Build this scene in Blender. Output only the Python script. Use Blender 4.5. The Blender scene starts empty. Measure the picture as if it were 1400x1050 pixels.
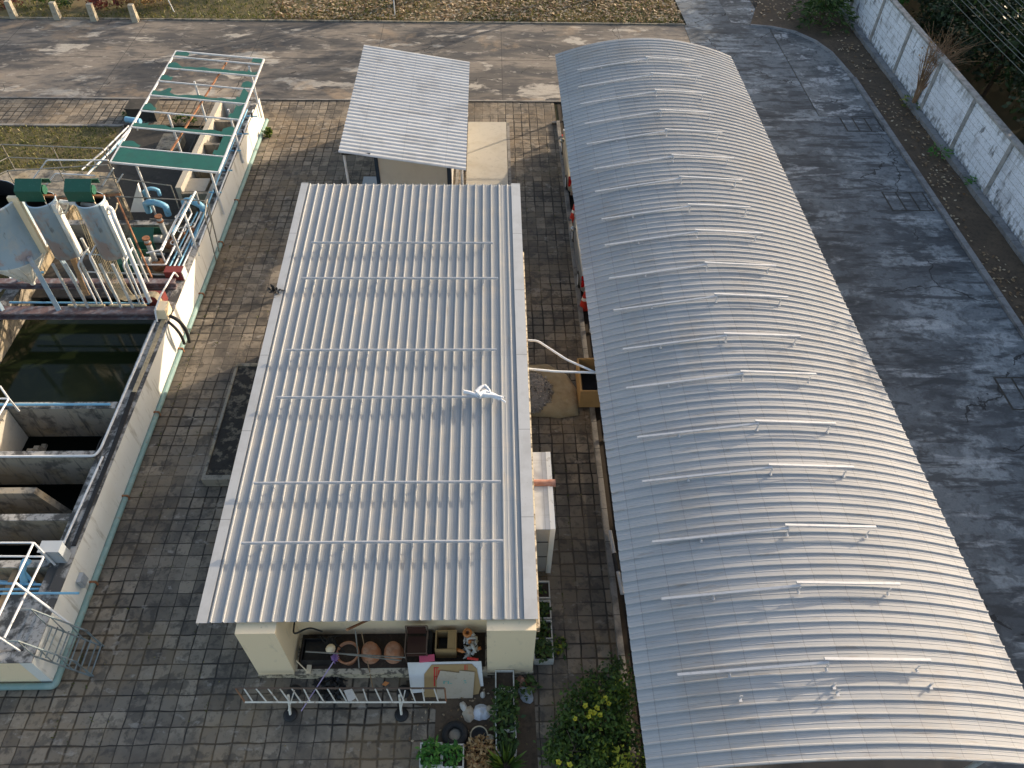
import bpy, bmesh, math, random
from mathutils import Vector, Matrix, noise
from math import sin, cos, pi, radians, sqrt, atan2
random.seed(7)
S = bpy.context.scene
COL = S.collection
# ------------------------------------------------------------ camera
F = 1040.0; PITCH = 48.25; YAW = 2.4; ROLL = 1.6; HC = 17.5
R = Matrix.Rotation(radians(-YAW), 3, 'Z') @ Matrix.Rotation(radians(90 - PITCH), 3, 'X') @ Matrix.Rotation(radians(ROLL), 3, 'Z')
cam = bpy.data.cameras.new('camera'); co = bpy.data.objects.new('camera', cam); COL.objects.link(co)
co.matrix_world = Matrix.Translation((0, 0, HC)) @ R.to_4x4()
cam.sensor_width = 36; cam.sensor_fit = 'HORIZONTAL'; cam.lens = 36 * F / 1400; cam.clip_end = 600
S.camera = co
# ------------------------------------------------------------ world, sun, exposure
SUN_EL = 15.5; SUN_AZ = 34.0        # azimuth measured from +X towards +Y
w = bpy.data.worlds.new('World'); S.world = w; w.use_nodes = True
nt = w.node_tree; nt.nodes.clear()
sky = nt.nodes.new('ShaderNodeTexSky'); sky.sky_type = 'NISHITA'; sky.sun_disc = False
sky.sun_elevation = radians(SUN_EL); sky.sun_rotation = radians(90 - SUN_AZ)
sky.air_density = 1.0; sky.dust_density = 3.0; sky.ozone_density = 1.0
bg = nt.nodes.new('ShaderNodeBackground'); bg.inputs[1].default_value = 0.15
wo = nt.nodes.new('ShaderNodeOutputWorld')
nt.links.new(sky.outputs[0], bg.inputs[0]); nt.links.new(bg.outputs[0], wo.inputs[0])
sl = bpy.data.lights.new('sun', 'SUN'); sl.energy = 3.0; sl.angle = radians(0.6); sl.color = (1.0, 0.86, 0.69)
so = bpy.data.objects.new('sun', sl); COL.objects.link(so)
sd = Vector((cos(radians(SUN_EL)) * cos(radians(SUN_AZ)), cos(radians(SUN_EL)) * sin(radians(SUN_AZ)), sin(radians(SUN_EL))))
so.rotation_euler = sd.to_track_quat('Z', 'Y').to_euler()
so.location = sd * 60
S.view_settings.view_transform = 'Standard'; S.view_settings.look = 'None'
S.view_settings.exposure = 1.02; S.view_settings.use_white_balance = True; S.view_settings.white_balance_temperature = 7100; S.view_settings.white_balance_tint = 11; S.view_settings.gamma = 1
S.render.engine = 'CYCLES'

def at(px, py, z=0.0):
    d = R @ Vector(((px - 700) / F, -(py - 525) / F, -1.0)); t = (z - HC) / d.z
    return Vector((d.x * t, d.y * t, z))

# ------------------------------------------------------------ materials
MATS = {}
def mk(name, base, layers=(), rough=0.8, metal=0.0, bump=None, brick=None, extra=None, spec=0.5, trans=0):
    """layers: (scale_xyz or float, lo, hi, colour, amount[, detail]) noise stains mixed over the base"""
    m = bpy.data.materials.new(name); m.use_nodes = True; t = m.node_tree; N = t.nodes; L = t.links
    b = N['Principled BSDF']; b.inputs['Roughness'].default_value = rough; b.inputs['Metallic'].default_value = metal
    b.inputs['Specular IOR Level'].default_value = spec
    tc = N.new('ShaderNodeTexCoord'); vec = tc.outputs['Object']
    rgb = N.new('ShaderNodeRGB'); rgb.outputs[0].default_value = (*base, 1); cur = rgb.outputs[0]
    hgt = None
    if brick:
        size, c1, c2, mort, mw, dist = brick
        nz = N.new('ShaderNodeTexNoise'); nz.inputs['Scale'].default_value = 1.6; nz.inputs['Detail'].default_value = 3
        L.new(vec, nz.inputs['Vector'])
        vs = N.new('ShaderNodeVectorMath'); vs.operation = 'SUBTRACT'; vs.inputs[1].default_value = (.5, .5, .5); L.new(nz.outputs['Color'], vs.inputs[0])
        vm = N.new('ShaderNodeVectorMath'); vm.operation = 'SCALE'; vm.inputs['Scale'].default_value = dist; L.new(vs.outputs[0], vm.inputs[0])
        va = N.new('ShaderNodeVectorMath'); va.operation = 'ADD'; L.new(vec, va.inputs[0]); L.new(vm.outputs[0], va.inputs[1])
        bt = N.new('ShaderNodeTexBrick'); bt.offset = 0; bt.inputs['Scale'].default_value = 1
        bt.inputs['Brick Width'].default_value = size[0]; bt.inputs['Row Height'].default_value = size[1]
        bt.inputs['Mortar Size'].default_value = mw; bt.inputs['Mortar Smooth'].default_value = .5
        bt.inputs['Color1'].default_value = (*c1, 1); bt.inputs['Color2'].default_value = (*c2, 1); bt.inputs['Mortar'].default_value = (*mort, 1)
        nw = N.new('ShaderNodeTexNoise'); nw.inputs['Scale'].default_value = .45; nw.inputs['Detail'].default_value = 4; L.new(vec, nw.inputs['Vector'])
        mw_ = N.new('ShaderNodeMapRange'); mw_.inputs['From Min'].default_value = .38; mw_.inputs['From Max'].default_value = .62; mw_.inputs['To Min'].default_value = mw * .35; mw_.inputs['To Max'].default_value = mw * 1.9
        L.new(nw.outputs['Fac'], mw_.inputs['Value']); L.new(mw_.outputs[0], bt.inputs['Mortar Size']); bt.inputs['Mortar Smooth'].default_value = .8
        L.new(va.outputs[0], bt.inputs['Vector']); cur = bt.outputs['Color']; hgt = bt.outputs['Fac']
        brick_fac = bt.outputs['Fac']
    for ly in layers:
        sc, lo, hi, colr, amt = ly[:5]; det = ly[5] if len(ly) > 5 else 6
        mp = N.new('ShaderNodeMapping'); L.new(vec, mp.inputs['Vector'])
        if isinstance(sc, (int, float)): sc = (sc, sc, sc)
        mp.inputs['Scale'].default_value = sc
        mp.inputs['Location'].default_value = (random.uniform(-20, 20), random.uniform(-20, 20), random.uniform(-20, 20))
        nz = N.new('ShaderNodeTexNoise'); nz.inputs['Scale'].default_value = 1; nz.inputs['Detail'].default_value = det
        nz.inputs['Roughness'].default_value = .62; nz.inputs['Distortion'].default_value = .25
        L.new(mp.outputs[0], nz.inputs['Vector'])
        mr = N.new('ShaderNodeMapRange'); mr.inputs['From Min'].default_value = lo; mr.inputs['From Max'].default_value = hi
        mr.inputs['To Min'].default_value = 0; mr.inputs['To Max'].default_value = amt
        L.new(nz.outputs['Fac'], mr.inputs['Value'])
        mx = N.new('ShaderNodeMix'); mx.data_type = 'RGBA'; L.new(mr.outputs[0], mx.inputs['Factor'])
        L.new(cur, mx.inputs['A']); mx.inputs['B'].default_value = (*colr, 1); cur = mx.outputs['Result']
    if extra: cur = extra(N, L, vec, cur)
    L.new(cur, b.inputs['Base Color'])
    if trans: b.inputs['Transmission Weight'].default_value = trans
    if bump or hgt:
        bp = N.new('ShaderNodeBump'); bp.inputs['Distance'].default_value = .01
        if bump:
            nz = N.new('ShaderNodeTexNoise'); nz.inputs['Scale'].default_value = bump[0]; nz.inputs['Detail'].default_value = 8
            L.new(vec, nz.inputs['Vector']); bp.inputs['Strength'].default_value = bump[1]; L.new(nz.outputs['Fac'], bp.inputs['Height'])
            last = bp
        if hgt:
            b2 = N.new('ShaderNodeBump'); b2.invert = True; b2.inputs['Strength'].default_value = .8; b2.inputs['Distance'].default_value = .012
            L.new(hgt, b2.inputs['Height'])
            if bump: L.new(bp.outputs[0], b2.inputs['Normal'])
            last = b2
        L.new(last.outputs[0], b.inputs['Normal'])
    MATS[name] = m; return m

def lines_x(period, width, colr, amt, axis=0, phase=0.0, jag=0.0):
    """thin real marks (joints, screw lines) every `period` metres along an axis"""
    def f(N, L, vec, cur):
        sp = N.new('ShaderNodeSeparateXYZ'); L.new(vec, sp.inputs[0])
        src = sp.outputs[axis]
        if jag:
            nz = N.new('ShaderNodeTexNoise'); nz.inputs['Scale'].default_value = 3; L.new(vec, nz.inputs['Vector'])
            k = N.new('ShaderNodeMath'); k.operation = 'MULTIPLY_ADD'; k.inputs[1].default_value = jag; L.new(nz.outputs['Fac'], k.inputs[0]); L.new(src, k.inputs[2]); src = k.outputs[0]
        a = N.new('ShaderNodeMath'); a.operation = 'ADD'; a.inputs[1].default_value = phase + 1000 * period; L.new(src, a.inputs[0])
        md = N.new('ShaderNodeMath'); md.operation = 'MODULO'; md.inputs[1].default_value = period; L.new(a.outputs[0], md.inputs[0])
        lt = N.new('ShaderNodeMath'); lt.operation = 'LESS_THAN'; lt.inputs[1].default_value = width; L.new(md.outputs[0], lt.inputs[0])
        ml = N.new('ShaderNodeMath'); ml.operation = 'MULTIPLY'; ml.inputs[1].default_value = amt; L.new(lt.outputs[0], ml.inputs[0])
        mx = N.new('ShaderNodeMix'); mx.data_type = 'RGBA'; L.new(ml.outputs[0], mx.inputs['Factor']); L.new(cur, mx.inputs['A'])
        mx.inputs['B'].default_value = (*colr, 1); return mx.outputs['Result']
    return f
def panels(wx, wy, amt, off=0.0):
    """sheets laid side by side, each from its own batch: slightly different grey"""
    def f(N, L, vec, cur):
        bt = N.new('ShaderNodeTexBrick'); bt.offset = off; bt.inputs['Scale'].default_value = 1; bt.inputs['Mortar Size'].default_value = 0
        bt.inputs['Brick Width'].default_value = wx; bt.inputs['Row Height'].default_value = wy
        bt.inputs['Color1'].default_value = (1 - amt,) * 3 + (1,); bt.inputs['Color2'].default_value = (1 + amt,) * 3 + (1,)
        L.new(vec, bt.inputs['Vector'])
        mx = N.new('ShaderNodeMix'); mx.data_type = 'RGBA'; mx.blend_type = 'MULTIPLY'; mx.inputs['Factor'].default_value = 1
        L.new(cur, mx.inputs['A']); L.new(bt.outputs['Color'], mx.inputs['B']); return mx.outputs['Result']
    return f
def cracks(scale, width, colr, amt, gate=.5):
    def f(N, L, vec, cur):
        nz = N.new('ShaderNodeTexNoise'); nz.inputs['Scale'].default_value = 1.3; nz.inputs['Detail'].default_value = 5; L.new(vec, nz.inputs['Vector'])
        ad = N.new('ShaderNodeVectorMath'); ad.operation = 'MULTIPLY_ADD'; ad.inputs[1].default_value = (.9, .9, .9); L.new(nz.outputs['Color'], ad.inputs[0]); L.new(vec, ad.inputs[2])
        vo = N.new('ShaderNodeTexVoronoi'); vo.feature = 'DISTANCE_TO_EDGE'; vo.inputs['Scale'].default_value = scale; L.new(ad.outputs[0], vo.inputs['Vector'])
        lt = N.new('ShaderNodeMath'); lt.operation = 'LESS_THAN'; lt.inputs[1].default_value = width; L.new(vo.outputs['Distance'], lt.inputs[0])
        n2 = N.new('ShaderNodeTexNoise'); n2.inputs['Scale'].default_value = .35; L.new(vec, n2.inputs['Vector'])
        g = N.new('ShaderNodeMath'); g.operation = 'GREATER_THAN'; g.inputs[1].default_value = gate; L.new(n2.outputs['Fac'], g.inputs[0])
        m = N.new('ShaderNodeMath'); m.operation = 'MULTIPLY'; L.new(lt.outputs[0], m.inputs[0]); L.new(g.outputs[0], m.inputs[1])
        m2 = N.new('ShaderNodeMath'); m2.operation = 'MULTIPLY'; m2.inputs[1].default_value = amt; L.new(m.outputs[0], m2.inputs[0])
        mx = N.new('ShaderNodeMix'); mx.data_type = 'RGBA'; L.new(m2.outputs[0], mx.inputs['Factor']); L.new(cur, mx.inputs['A']); mx.inputs['B'].default_value = (*colr, 1); return mx.outputs['Result']
    return f
def stain_z(z_full, z_none, colr, amt, sc=(6, 6, 1.0), lo=.40, hi=.56):
    """damp algae rising from the foot (or running from the top) of a wall, broken up by noise"""
    def f(N, L, vec, cur):
        sp = N.new('ShaderNodeSeparateXYZ'); L.new(vec, sp.inputs[0])
        mr = N.new('ShaderNodeMapRange'); mr.inputs['From Min'].default_value = z_none; mr.inputs['From Max'].default_value = z_full; L.new(sp.outputs[2], mr.inputs['Value'])
        mp = N.new('ShaderNodeMapping'); mp.inputs['Scale'].default_value = sc; L.new(vec, mp.inputs['Vector'])
        nz = N.new('ShaderNodeTexNoise'); nz.inputs['Scale'].default_value = 1; nz.inputs['Detail'].default_value = 9; L.new(mp.outputs[0], nz.inputs['Vector'])
        k = N.new('ShaderNodeMath'); k.operation = 'MULTIPLY_ADD'; k.inputs[1].default_value = .30; L.new(mr.outputs[0], k.inputs[0]); L.new(nz.outputs['Fac'], k.inputs[2])
        m3 = N.new('ShaderNodeMapRange'); m3.inputs['From Min'].default_value = lo + .22; m3.inputs['From Max'].default_value = hi + .22; m3.inputs['To Max'].default_value = amt; L.new(k.outputs[0], m3.inputs['Value'])
        mx = N.new('ShaderNodeMix'); mx.data_type = 'RGBA'; L.new(m3.outputs[0], mx.inputs['Factor']); L.new(cur, mx.inputs['A']); mx.inputs['B'].default_value = (*colr, 1); return mx.outputs['Result']
    return f
def chain(*fs):
    def f(N, L, vec, cur):
        for g in fs: cur = g(N, L, vec, cur)
        return cur
    return f
def tint_objects(amount):
    """every copy of a thing gets a slightly different tone of its own colour"""
    def f(N, L, vec, cur):
        oi = N.new('ShaderNodeObjectInfo'); hs = N.new('ShaderNodeHueSaturation')
        mr = N.new('ShaderNodeMapRange'); mr.inputs['To Min'].default_value = 1 - amount; mr.inputs['To Max'].default_value = 1 + amount
        L.new(oi.outputs['Random'], mr.inputs['Value']); L.new(mr.outputs[0], hs.inputs['Value']); L.new(cur, hs.inputs['Color']); return hs.outputs[0]
    return f

mk('paver', (.2, .18, .16), [
    (.30, .46, .60, (.27, .185, .10), .45), (.5, .50, .62, (.06, .054, .049), .55, 8), (2.6, .53, .60, (.04, .037, .034), .55, 8),
    ((2.6, 4, 1), .60, .68, (.42, .38, .33), .5, 9), (.16, .52, .62, (.06, .056, .053), .35), (7, .53, .62, (.06, .053, .046), .4, 9)],
   rough=.88, bump=(30, .3), brick=((.35, .35), (.31, .26, .20), (.14, .12, .097), (.014, .011, .009), .024, .085))
mk('road_far', (.235, .20, .165), [
    ((.12, .4, 1), .46, .56, (.085, .078, .073), .85, 8), ((.35, .9, 1), .50, .60, (.055, .056, .06), .8, 9), ((.4, .8, 1), .57, .61, (.52, .47, .40), .8, 10), ((1.6, 2.8, 1), .58, .66, (.42, .38, .33), .6, 9),
    ((1.0, 4, 1), .52, .62, (.045, .045, .048), .6, 9), (.3, .56, .62, (.36, .26, .17), .5, 9), (14, .4, .8, (.08, .08, .08), .35)], rough=.9, bump=(40, .3),
   extra=chain(lines_x(4.05, .04, (.025, .025, .025), .85, axis=1, phase=-37.15 + 4.05, jag=.03), lines_x(6.2, .03, (.03, .03, .03), .7, axis=0, phase=5.6, jag=.03), cracks(.22, .004, (.02, .02, .02), .8, .52)))
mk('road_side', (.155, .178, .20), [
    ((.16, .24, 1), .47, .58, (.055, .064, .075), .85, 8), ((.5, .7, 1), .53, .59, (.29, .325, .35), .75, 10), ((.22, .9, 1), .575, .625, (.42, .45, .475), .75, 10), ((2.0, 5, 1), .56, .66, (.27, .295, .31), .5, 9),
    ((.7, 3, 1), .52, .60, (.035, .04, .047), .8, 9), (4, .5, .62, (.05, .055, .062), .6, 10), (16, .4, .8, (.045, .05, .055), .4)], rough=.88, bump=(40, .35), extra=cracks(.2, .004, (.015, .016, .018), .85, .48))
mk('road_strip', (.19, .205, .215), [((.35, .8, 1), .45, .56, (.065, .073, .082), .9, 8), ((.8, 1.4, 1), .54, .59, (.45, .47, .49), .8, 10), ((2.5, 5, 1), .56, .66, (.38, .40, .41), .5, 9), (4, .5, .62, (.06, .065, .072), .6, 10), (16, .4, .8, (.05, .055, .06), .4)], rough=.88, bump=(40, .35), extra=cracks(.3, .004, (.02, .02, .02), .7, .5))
mk('concrete', (.30, .265, .21), [(2.2, .50, .62, (.06, .055, .05), .8, 9), (.8, .5, .62, (.40, .31, .18), .6, 8), ((9, 9, 1.2), .54, .66, (.05, .045, .04), .7, 9)], rough=.9, bump=(35, .35))
mk('concrete_pale', (.46, .43, .37), [(1.1, .5, .7, (.36, .31, .24), .5), (6, .55, .75, (.22, .2, .18), .4)], rough=.85, bump=(35, .15))
mk('concrete_dark', (.045, .041, .036), [(1.5, .5, .7, (.02, .02, .018), .8), (5, .55, .7, (.10, .09, .075), .5)], rough=.9, bump=(30, .35))
mk('algae_top', (.38, .37, .35), [(1.9, .47, .55, (.045, .045, .045), .92, 10), (9, .5, .62, (.07, .07, .065), .7, 9)], rough=.9, bump=(30, .4))
mk('kerb', (.26, .245, .225), [(2, .48, .68, (.07, .065, .06), .8), (12, .5, .7, (.10, .1, .1), .4)], rough=.9, bump=(30, .3),
   extra=lines_x(1.0, .02, (.03, .03, .03), .8, axis=1))
mk('kerb_cool', (.24, .24, .245), [(2, .48, .68, (.09, .09, .1), .8), (12, .5, .7, (.10, .1, .1), .4)], rough=.9, bump=(30, .3),
   extra=lines_x(1.5, .02, (.03, .03, .03), .8, axis=1))
mk('cream', (.95, .77, .52), [((3, 3, 1.2), .58, .72, (.50, .42, .30), .5), (18, .66, .74, (.12, .10, .08), .6)], rough=.75, bump=(25, .12))
mk('cream_worn', (.62, .54, .40), [(7, .5, .58, (.10, .085, .07), .85), (2, .5, .7, (.3, .2, .11), .6)], rough=.85, bump=(25, .3))
mk('tank_paint', (.80, .80, .76), [((5, 5, .7), .56, .66, (.40, .37, .30), .6, 9), (16, .66, .74, (.10, .09, .08), .6), (.7, .5, .8, (.62, .58, .48), .4)], rough=.75, bump=(25, .12))
mk('wall_white', (.86, .90, .98), [((1, .9, .7), .55, .66, (.30, .3, .32), .5), ((2, 3, 1.2), .57, .66, (.10, .10, .11), .85, 9), ((14, 14, 22), .54, .66, (.16, .16, .17), .5), ((.5, .5, 1.2), .5, .7, (.55, .56, .58), .4)],
   rough=.85, bump=(14, .4), extra=chain(stain_z(.0, 1.0, (.09, .09, .088), .75, (6, 5, 3.5), .42, .60), stain_z(2.7, 1.7, (.20, .2, .195), .6, (5, 3.5, .8), .44, .60), lines_x(.28, .02, (.20, .2, .21), .55, axis=2, jag=.015), lines_x(.75, .02, (.28, .28, .29), .4, axis=1, jag=.02)))
mk('wall_trim', (.36, .35, .34), [(3, .45, .66, (.12, .115, .11), .8), (12, .5, .7, (.5, .5, .5), .4)], rough=.9, bump=(20, .4))
mk('soil', (.085, .060, .040), [(1.2, .45, .7, (.16, .11, .07), .6), (7, .5, .7, (.03, .022, .016), .7), (24, .6, .72, (.22, .16, .10), .5)], rough=.95, bump=(14, .7))
mk('lawn', (.11, .095, .038), [(.5, .45, .65, (.16, .115, .055), .8), (2.5, .5, .7, (.05, .065, .02), .7), (9, .5, .7, (.20, .155, .085), .6)], rough=.95, bump=(14, .7))
mk('forest_floor', (.03, .035, .018), [(1, .5, .7, (.05, .04, .025), .6)], rough=.95)
mk('roof_sheet', (.36, .37, .375), [((5, .35, 1), .48, .62, (.34, .355, .37), .6, 8), (1.2, .52, .64, (.46, .43, .39), .5, 8), ((9, .8, 1), .60, .68, (.26, .25, .23), .5, 8), (22, .66, .74, (.24, .22, .20), .6)],
   rough=.6, metal=.1, spec=.35, extra=chain(panels(1.01, 7.2, .045, .5), lines_x(1.45, .012, (.25, .25, .25), .25, axis=1)))
mk('arch_sheet', (.405, .41, .415), [((.25, 4, 1), .48, .60, (.33, .345, .365), .6, 8), ((.5, .35, 1), .55, .66, (.37, .335, .30), .4, 9), ((1.2, 9, 1), .60, .66, (.28, .25, .22), .5, 9), (26, .67, .75, (.2, .18, .16), .6)],
   rough=.75, metal=.0, spec=.22, extra=chain(panels(1.76, 5.1, .06, .37), panels(.585, 1.0, .022, .0), lines_x(.585, .014, (.20, .19, .18), .5, axis=0), lines_x(3.8, .012, (.3, .3, .3), .25, axis=1)))
mk('shed_sheet', (.46, .48, .50), [(1.2, .5, .62, (.34, .35, .36), .6, 8), ((.5, 7, 1), .58, .66, (.26, .26, .26), .5, 8)], rough=.5, metal=.15, extra=chain(panels(9, .9, .05), lines_x(1.5, .014, (.2, .2, .2), .45, axis=0)))
mk('flashing', (.56, .56, .55), [(1.5, .45, .7, (.42, .41, .39), .6), (20, .64, .74, (.3, .27, .24), .5)], rough=.45, metal=.4, extra=lines_x(2.4, .02, (.15, .15, .15), .6, axis=1))
mk('galvanised', (.54, .55, .57), [(8, .5, .7, (.36, .36, .38), .5)], rough=.42, metal=.25)
mk('white_pipe', (.66, .68, .70), [(5, .5, .7, (.42, .42, .42), .6), (3, .62, .72, (.30, .14, .06), .5)], rough=.5)
mk('pale_steel', (.50, .53, .54), [(5, .5, .68, (.26, .23, .2), .6), (9, .6, .7, (.25, .11, .05), .6)], rough=.55, metal=.2)
mk('grey_rail', (.26, .25, .22), [(6, .5, .68, (.12, .09, .06), .7)], rough=.55, metal=.3)
mk('rusty_steel', (.30, .13, .06), [(6, .45, .65, (.12, .05, .03), .8), (3, .5, .7, (.45, .26, .13), .6)], rough=.8)
mk('maroon_beam', (.15, .095, .095), [(4, .45, .65, (.28, .30, .34), .6), (9, .5, .7, (.09, .05, .05), .7)], rough=.7)
mk('cyan_pipe', (.16, .42, .62), [(5, .5, .7, (.36, .45, .48), .5), (8, .6, .7, (.13, .14, .13), .5)], rough=.45)
mk('teal_pipe', (.20, .33, .32), [(3, .48, .66, (.30, .42, .40), .6), (6, .55, .7, (.24, .18, .11), .6)], rough=.6)
mk('silo_paint', (.36, .49, .60), [((1.3, 1.3, 1.0), .54, .60, (.46, .27, .22), .6, 8), ((4, 4, 1.5), .52, .62, (.50, .53, .54), .6, 9), ((8, 8, 2), .60, .66, (.14, .12, .11), .6, 9), (1, .5, .7, (.24, .36, .48), .6)], rough=.6, metal=.1, bump=(20, .1))
mk('green_cover', (.012, .10, .065), [(6, .5, .7, (.02, .09, .06), .6), (14, .6, .7, (.07, .2, .15), .5)], rough=.5)
mk('green_sheet', (.008, .10, .075), [(3, .5, .7, (.01, .07, .05), .6)], rough=.45)
mk('pipe_steel', (.17, .22, .24), [(6, .5, .62, (.12, .10, .08), .6)], rough=.6)
mk('pipe_steel_light', (.34, .38, .40), rough=.6)
mk('black', (.012, .012, .013), [(6, .5, .7, (.04, .04, .04), .5)], rough=.55)
mk('rubber', (.018, .018, .018), [(6, .5, .7, (.05, .045, .04), .5)], rough=.8)
mk('cable_tan', (.50, .42, .28), [(8, .5, .7, (.16, .12, .07), .7)], rough=.7)
mk('water_green', (.012, .018, .007), [(.7, .5, .6, (.02, .026, .010), .7, 6)], rough=.08, spec=.2)
mk('water_black', (.003, .004, .003), rough=.3, spec=.05)
mk('box_grey', (.36, .40, .44), [(5, .5, .7, (.28, .31, .34), .5)], rough=.5)
mk('red_box', (.20, .035, .03), [(7, .5, .7, (.12, .05, .05), .6)], rough=.6)
mk('terracotta', (.42, .17, .08), [(5, .45, .68, (.50, .30, .20), .7), (12, .55, .7, (.20, .08, .04), .5)], rough=.85, bump=(30, .2))
mk('clay_pipe', (.36, .17, .12), [(7, .45, .7, (.5, .3, .24), .6)], rough=.8)
mk('soil_pot', (.05, .035, .025), [(12, .5, .7, (.10, .07, .045), .7)], rough=.95, bump=(30, .5))
mk('cardboard', (.42, .27, .12), [(3, .5, .7, (.34, .22, .10), .6)], rough=.85)
mk('cardboard_pale', (.52, .43, .32), [(4, .5, .7, (.42, .33, .23), .6), (14, .6, .7, (.28, .21, .14), .5)], rough=.85)
mk('foam_white', (.75, .74, .71), [(3, .5, .7, (.62, .60, .55), .5)], rough=.8)
mk('print_red', (.6, .04, .03), rough=.8)
mk('print_green', (.18, .40, .32), rough=.8)
mk('pink', (.75, .12, .2), rough=.6)
mk('purple', (.30, .17, .42), rough=.6)
mk('purple_pole', (.42, .32, .5), rough=.45)
mk('brown_vinyl', (.07, .03, .022), [(4, .5, .7, (.05, .022, .016), .5)], rough=.4)
mk('brown_frame', (.16, .11, .085), rough=.5, metal=.3)
mk('plastic_clear', (.55, .54, .50), [(7, .45, .6, (.30, .28, .24), .7)], rough=.25)
mk('plastic_orange', (.62, .22, .06), rough=.4)
mk('white_bag', (.72, .74, .78), [(9, .5, .7, (.55, .57, .62), .6)], rough=.5)
mk('paper', (.62, .58, .52), [(9, .5, .7, (.45, .42, .38), .6)], rough=.8)
mk('wood', (.34, .22, .12), [((3, 3, 20), .45, .7, (.2, .12, .06), .7)], rough=.75)
mk('planter_white', (.66, .65, .60), [(5, .48, .68, (.40, .36, .29), .7), (14, .6, .7, (.15, .13, .1), .5)], rough=.8)
mk('white_metal', (.78, .74, .64), [(9, .55, .68, (.32, .18, .09), .7)], rough=.5)
mk('sack', (.36, .29, .18), [(3, .45, .68, (.24, .17, .09), .7), (8, .55, .7, (.40, .36, .27), .5)], rough=.85, bump=(12, .5))
mk('soil_dark', (.03, .022, .016), [(3, .5, .7, (.06, .045, .03), .6)], rough=.95, bump=(12, .6))
mk('gravel', (.30, .26, .21), [(28, .5, .54, (.09, .075, .06), .9), (45, .55, .6, (.55, .5, .44), .9)], rough=.9, bump=(45, 1.0))
mk('cone_red', (.55, .035, .02), [(6, .5, .7, (.35, .03, .02), .5)], rough=.5)
mk('cone_white', (.7, .7, .7), rough=.5)
mk('car_silver', (.42, .43, .44), rough=.3, metal=.6)
mk('car_beige', (.46, .42, .34), rough=.3, metal=.5)
mk('car_glass', (.012, .014, .016), rough=.05)
mk('tail_red', (.40, .012, .012), rough=.15)
mk('lamp_clear', (.6, .6, .6), rough=.1)
mk('plate', (.7, .7, .68), rough=.5)
mk('bark', (.10, .075, .05), [(8, .5, .7, (.05, .035, .025), .7)], rough=.95)
mk('twig', (.26, .155, .09), [(8, .5, .7, (.35, .24, .14), .6)], rough=.9)
mk('bollard', (.42, .38, .30), [(4, .48, .68, (.2, .17, .13), .7)], rough=.9, bump=(20, .4))
mk('dark_glass', (.03, .05, .08), rough=.12)
mk('shed_wall', (.60, .58, .52), [(2, .5, .7, (.5, .48, .42), .5)], rough=.75)
mk('wire', (.12, .13, .11), rough=.5)
mk('floor_inner', (.10, .095, .09), [(1, .45, .7, (.05, .05, .05), .7)], rough=.85)
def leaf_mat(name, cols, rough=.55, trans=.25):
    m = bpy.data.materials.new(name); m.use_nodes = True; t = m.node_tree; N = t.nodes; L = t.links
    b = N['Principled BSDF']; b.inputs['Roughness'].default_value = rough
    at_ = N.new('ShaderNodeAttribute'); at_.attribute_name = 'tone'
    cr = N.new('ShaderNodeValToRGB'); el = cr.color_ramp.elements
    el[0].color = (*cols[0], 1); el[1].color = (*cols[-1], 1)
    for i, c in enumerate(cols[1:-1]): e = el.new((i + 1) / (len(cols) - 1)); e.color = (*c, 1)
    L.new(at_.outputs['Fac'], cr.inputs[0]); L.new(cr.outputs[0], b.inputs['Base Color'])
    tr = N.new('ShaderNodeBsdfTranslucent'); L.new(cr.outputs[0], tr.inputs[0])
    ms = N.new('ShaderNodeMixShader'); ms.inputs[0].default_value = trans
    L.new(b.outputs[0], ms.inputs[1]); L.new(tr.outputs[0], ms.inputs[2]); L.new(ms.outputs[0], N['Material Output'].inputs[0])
    MATS[name] = m
leaf_mat('leaf_dark', [(.010, .022, .007), (.02, .045, .012), (.035, .075, .018)])
leaf_mat('leaf_mid', [(.02, .055, .012), (.045, .10, .02), (.10, .16, .03)])
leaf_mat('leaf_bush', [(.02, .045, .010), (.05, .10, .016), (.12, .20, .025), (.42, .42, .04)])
leaf_mat('leaf_bright', [(.03, .12, .015), (.06, .22, .03), (.12, .30, .05)])
leaf_mat('leaf_dry', [(.30, .16, .06), (.42, .26, .11), (.52, .36, .18)])
leaf_mat('leaf_litter', [(.12, .065, .03), (.26, .16, .08), (.46, .34, .21), (.60, .50, .36)])
leaf_mat('grass_blade', [(.05, .07, .015), (.10, .12, .022), (.18, .16, .045), (.28, .21, .09)])
leaf_mat('petal_yellow', [(.55, .48, .03), (.75, .68, .06)])
leaf_mat('leaf_red', [(.12, .02, .02), (.22, .04, .03), (.10, .06, .03)])
leaf_mat('pebble', [(.10, .085, .07), (.26, .23, .2), (.5, .46, .4)], trans=0)

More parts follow.
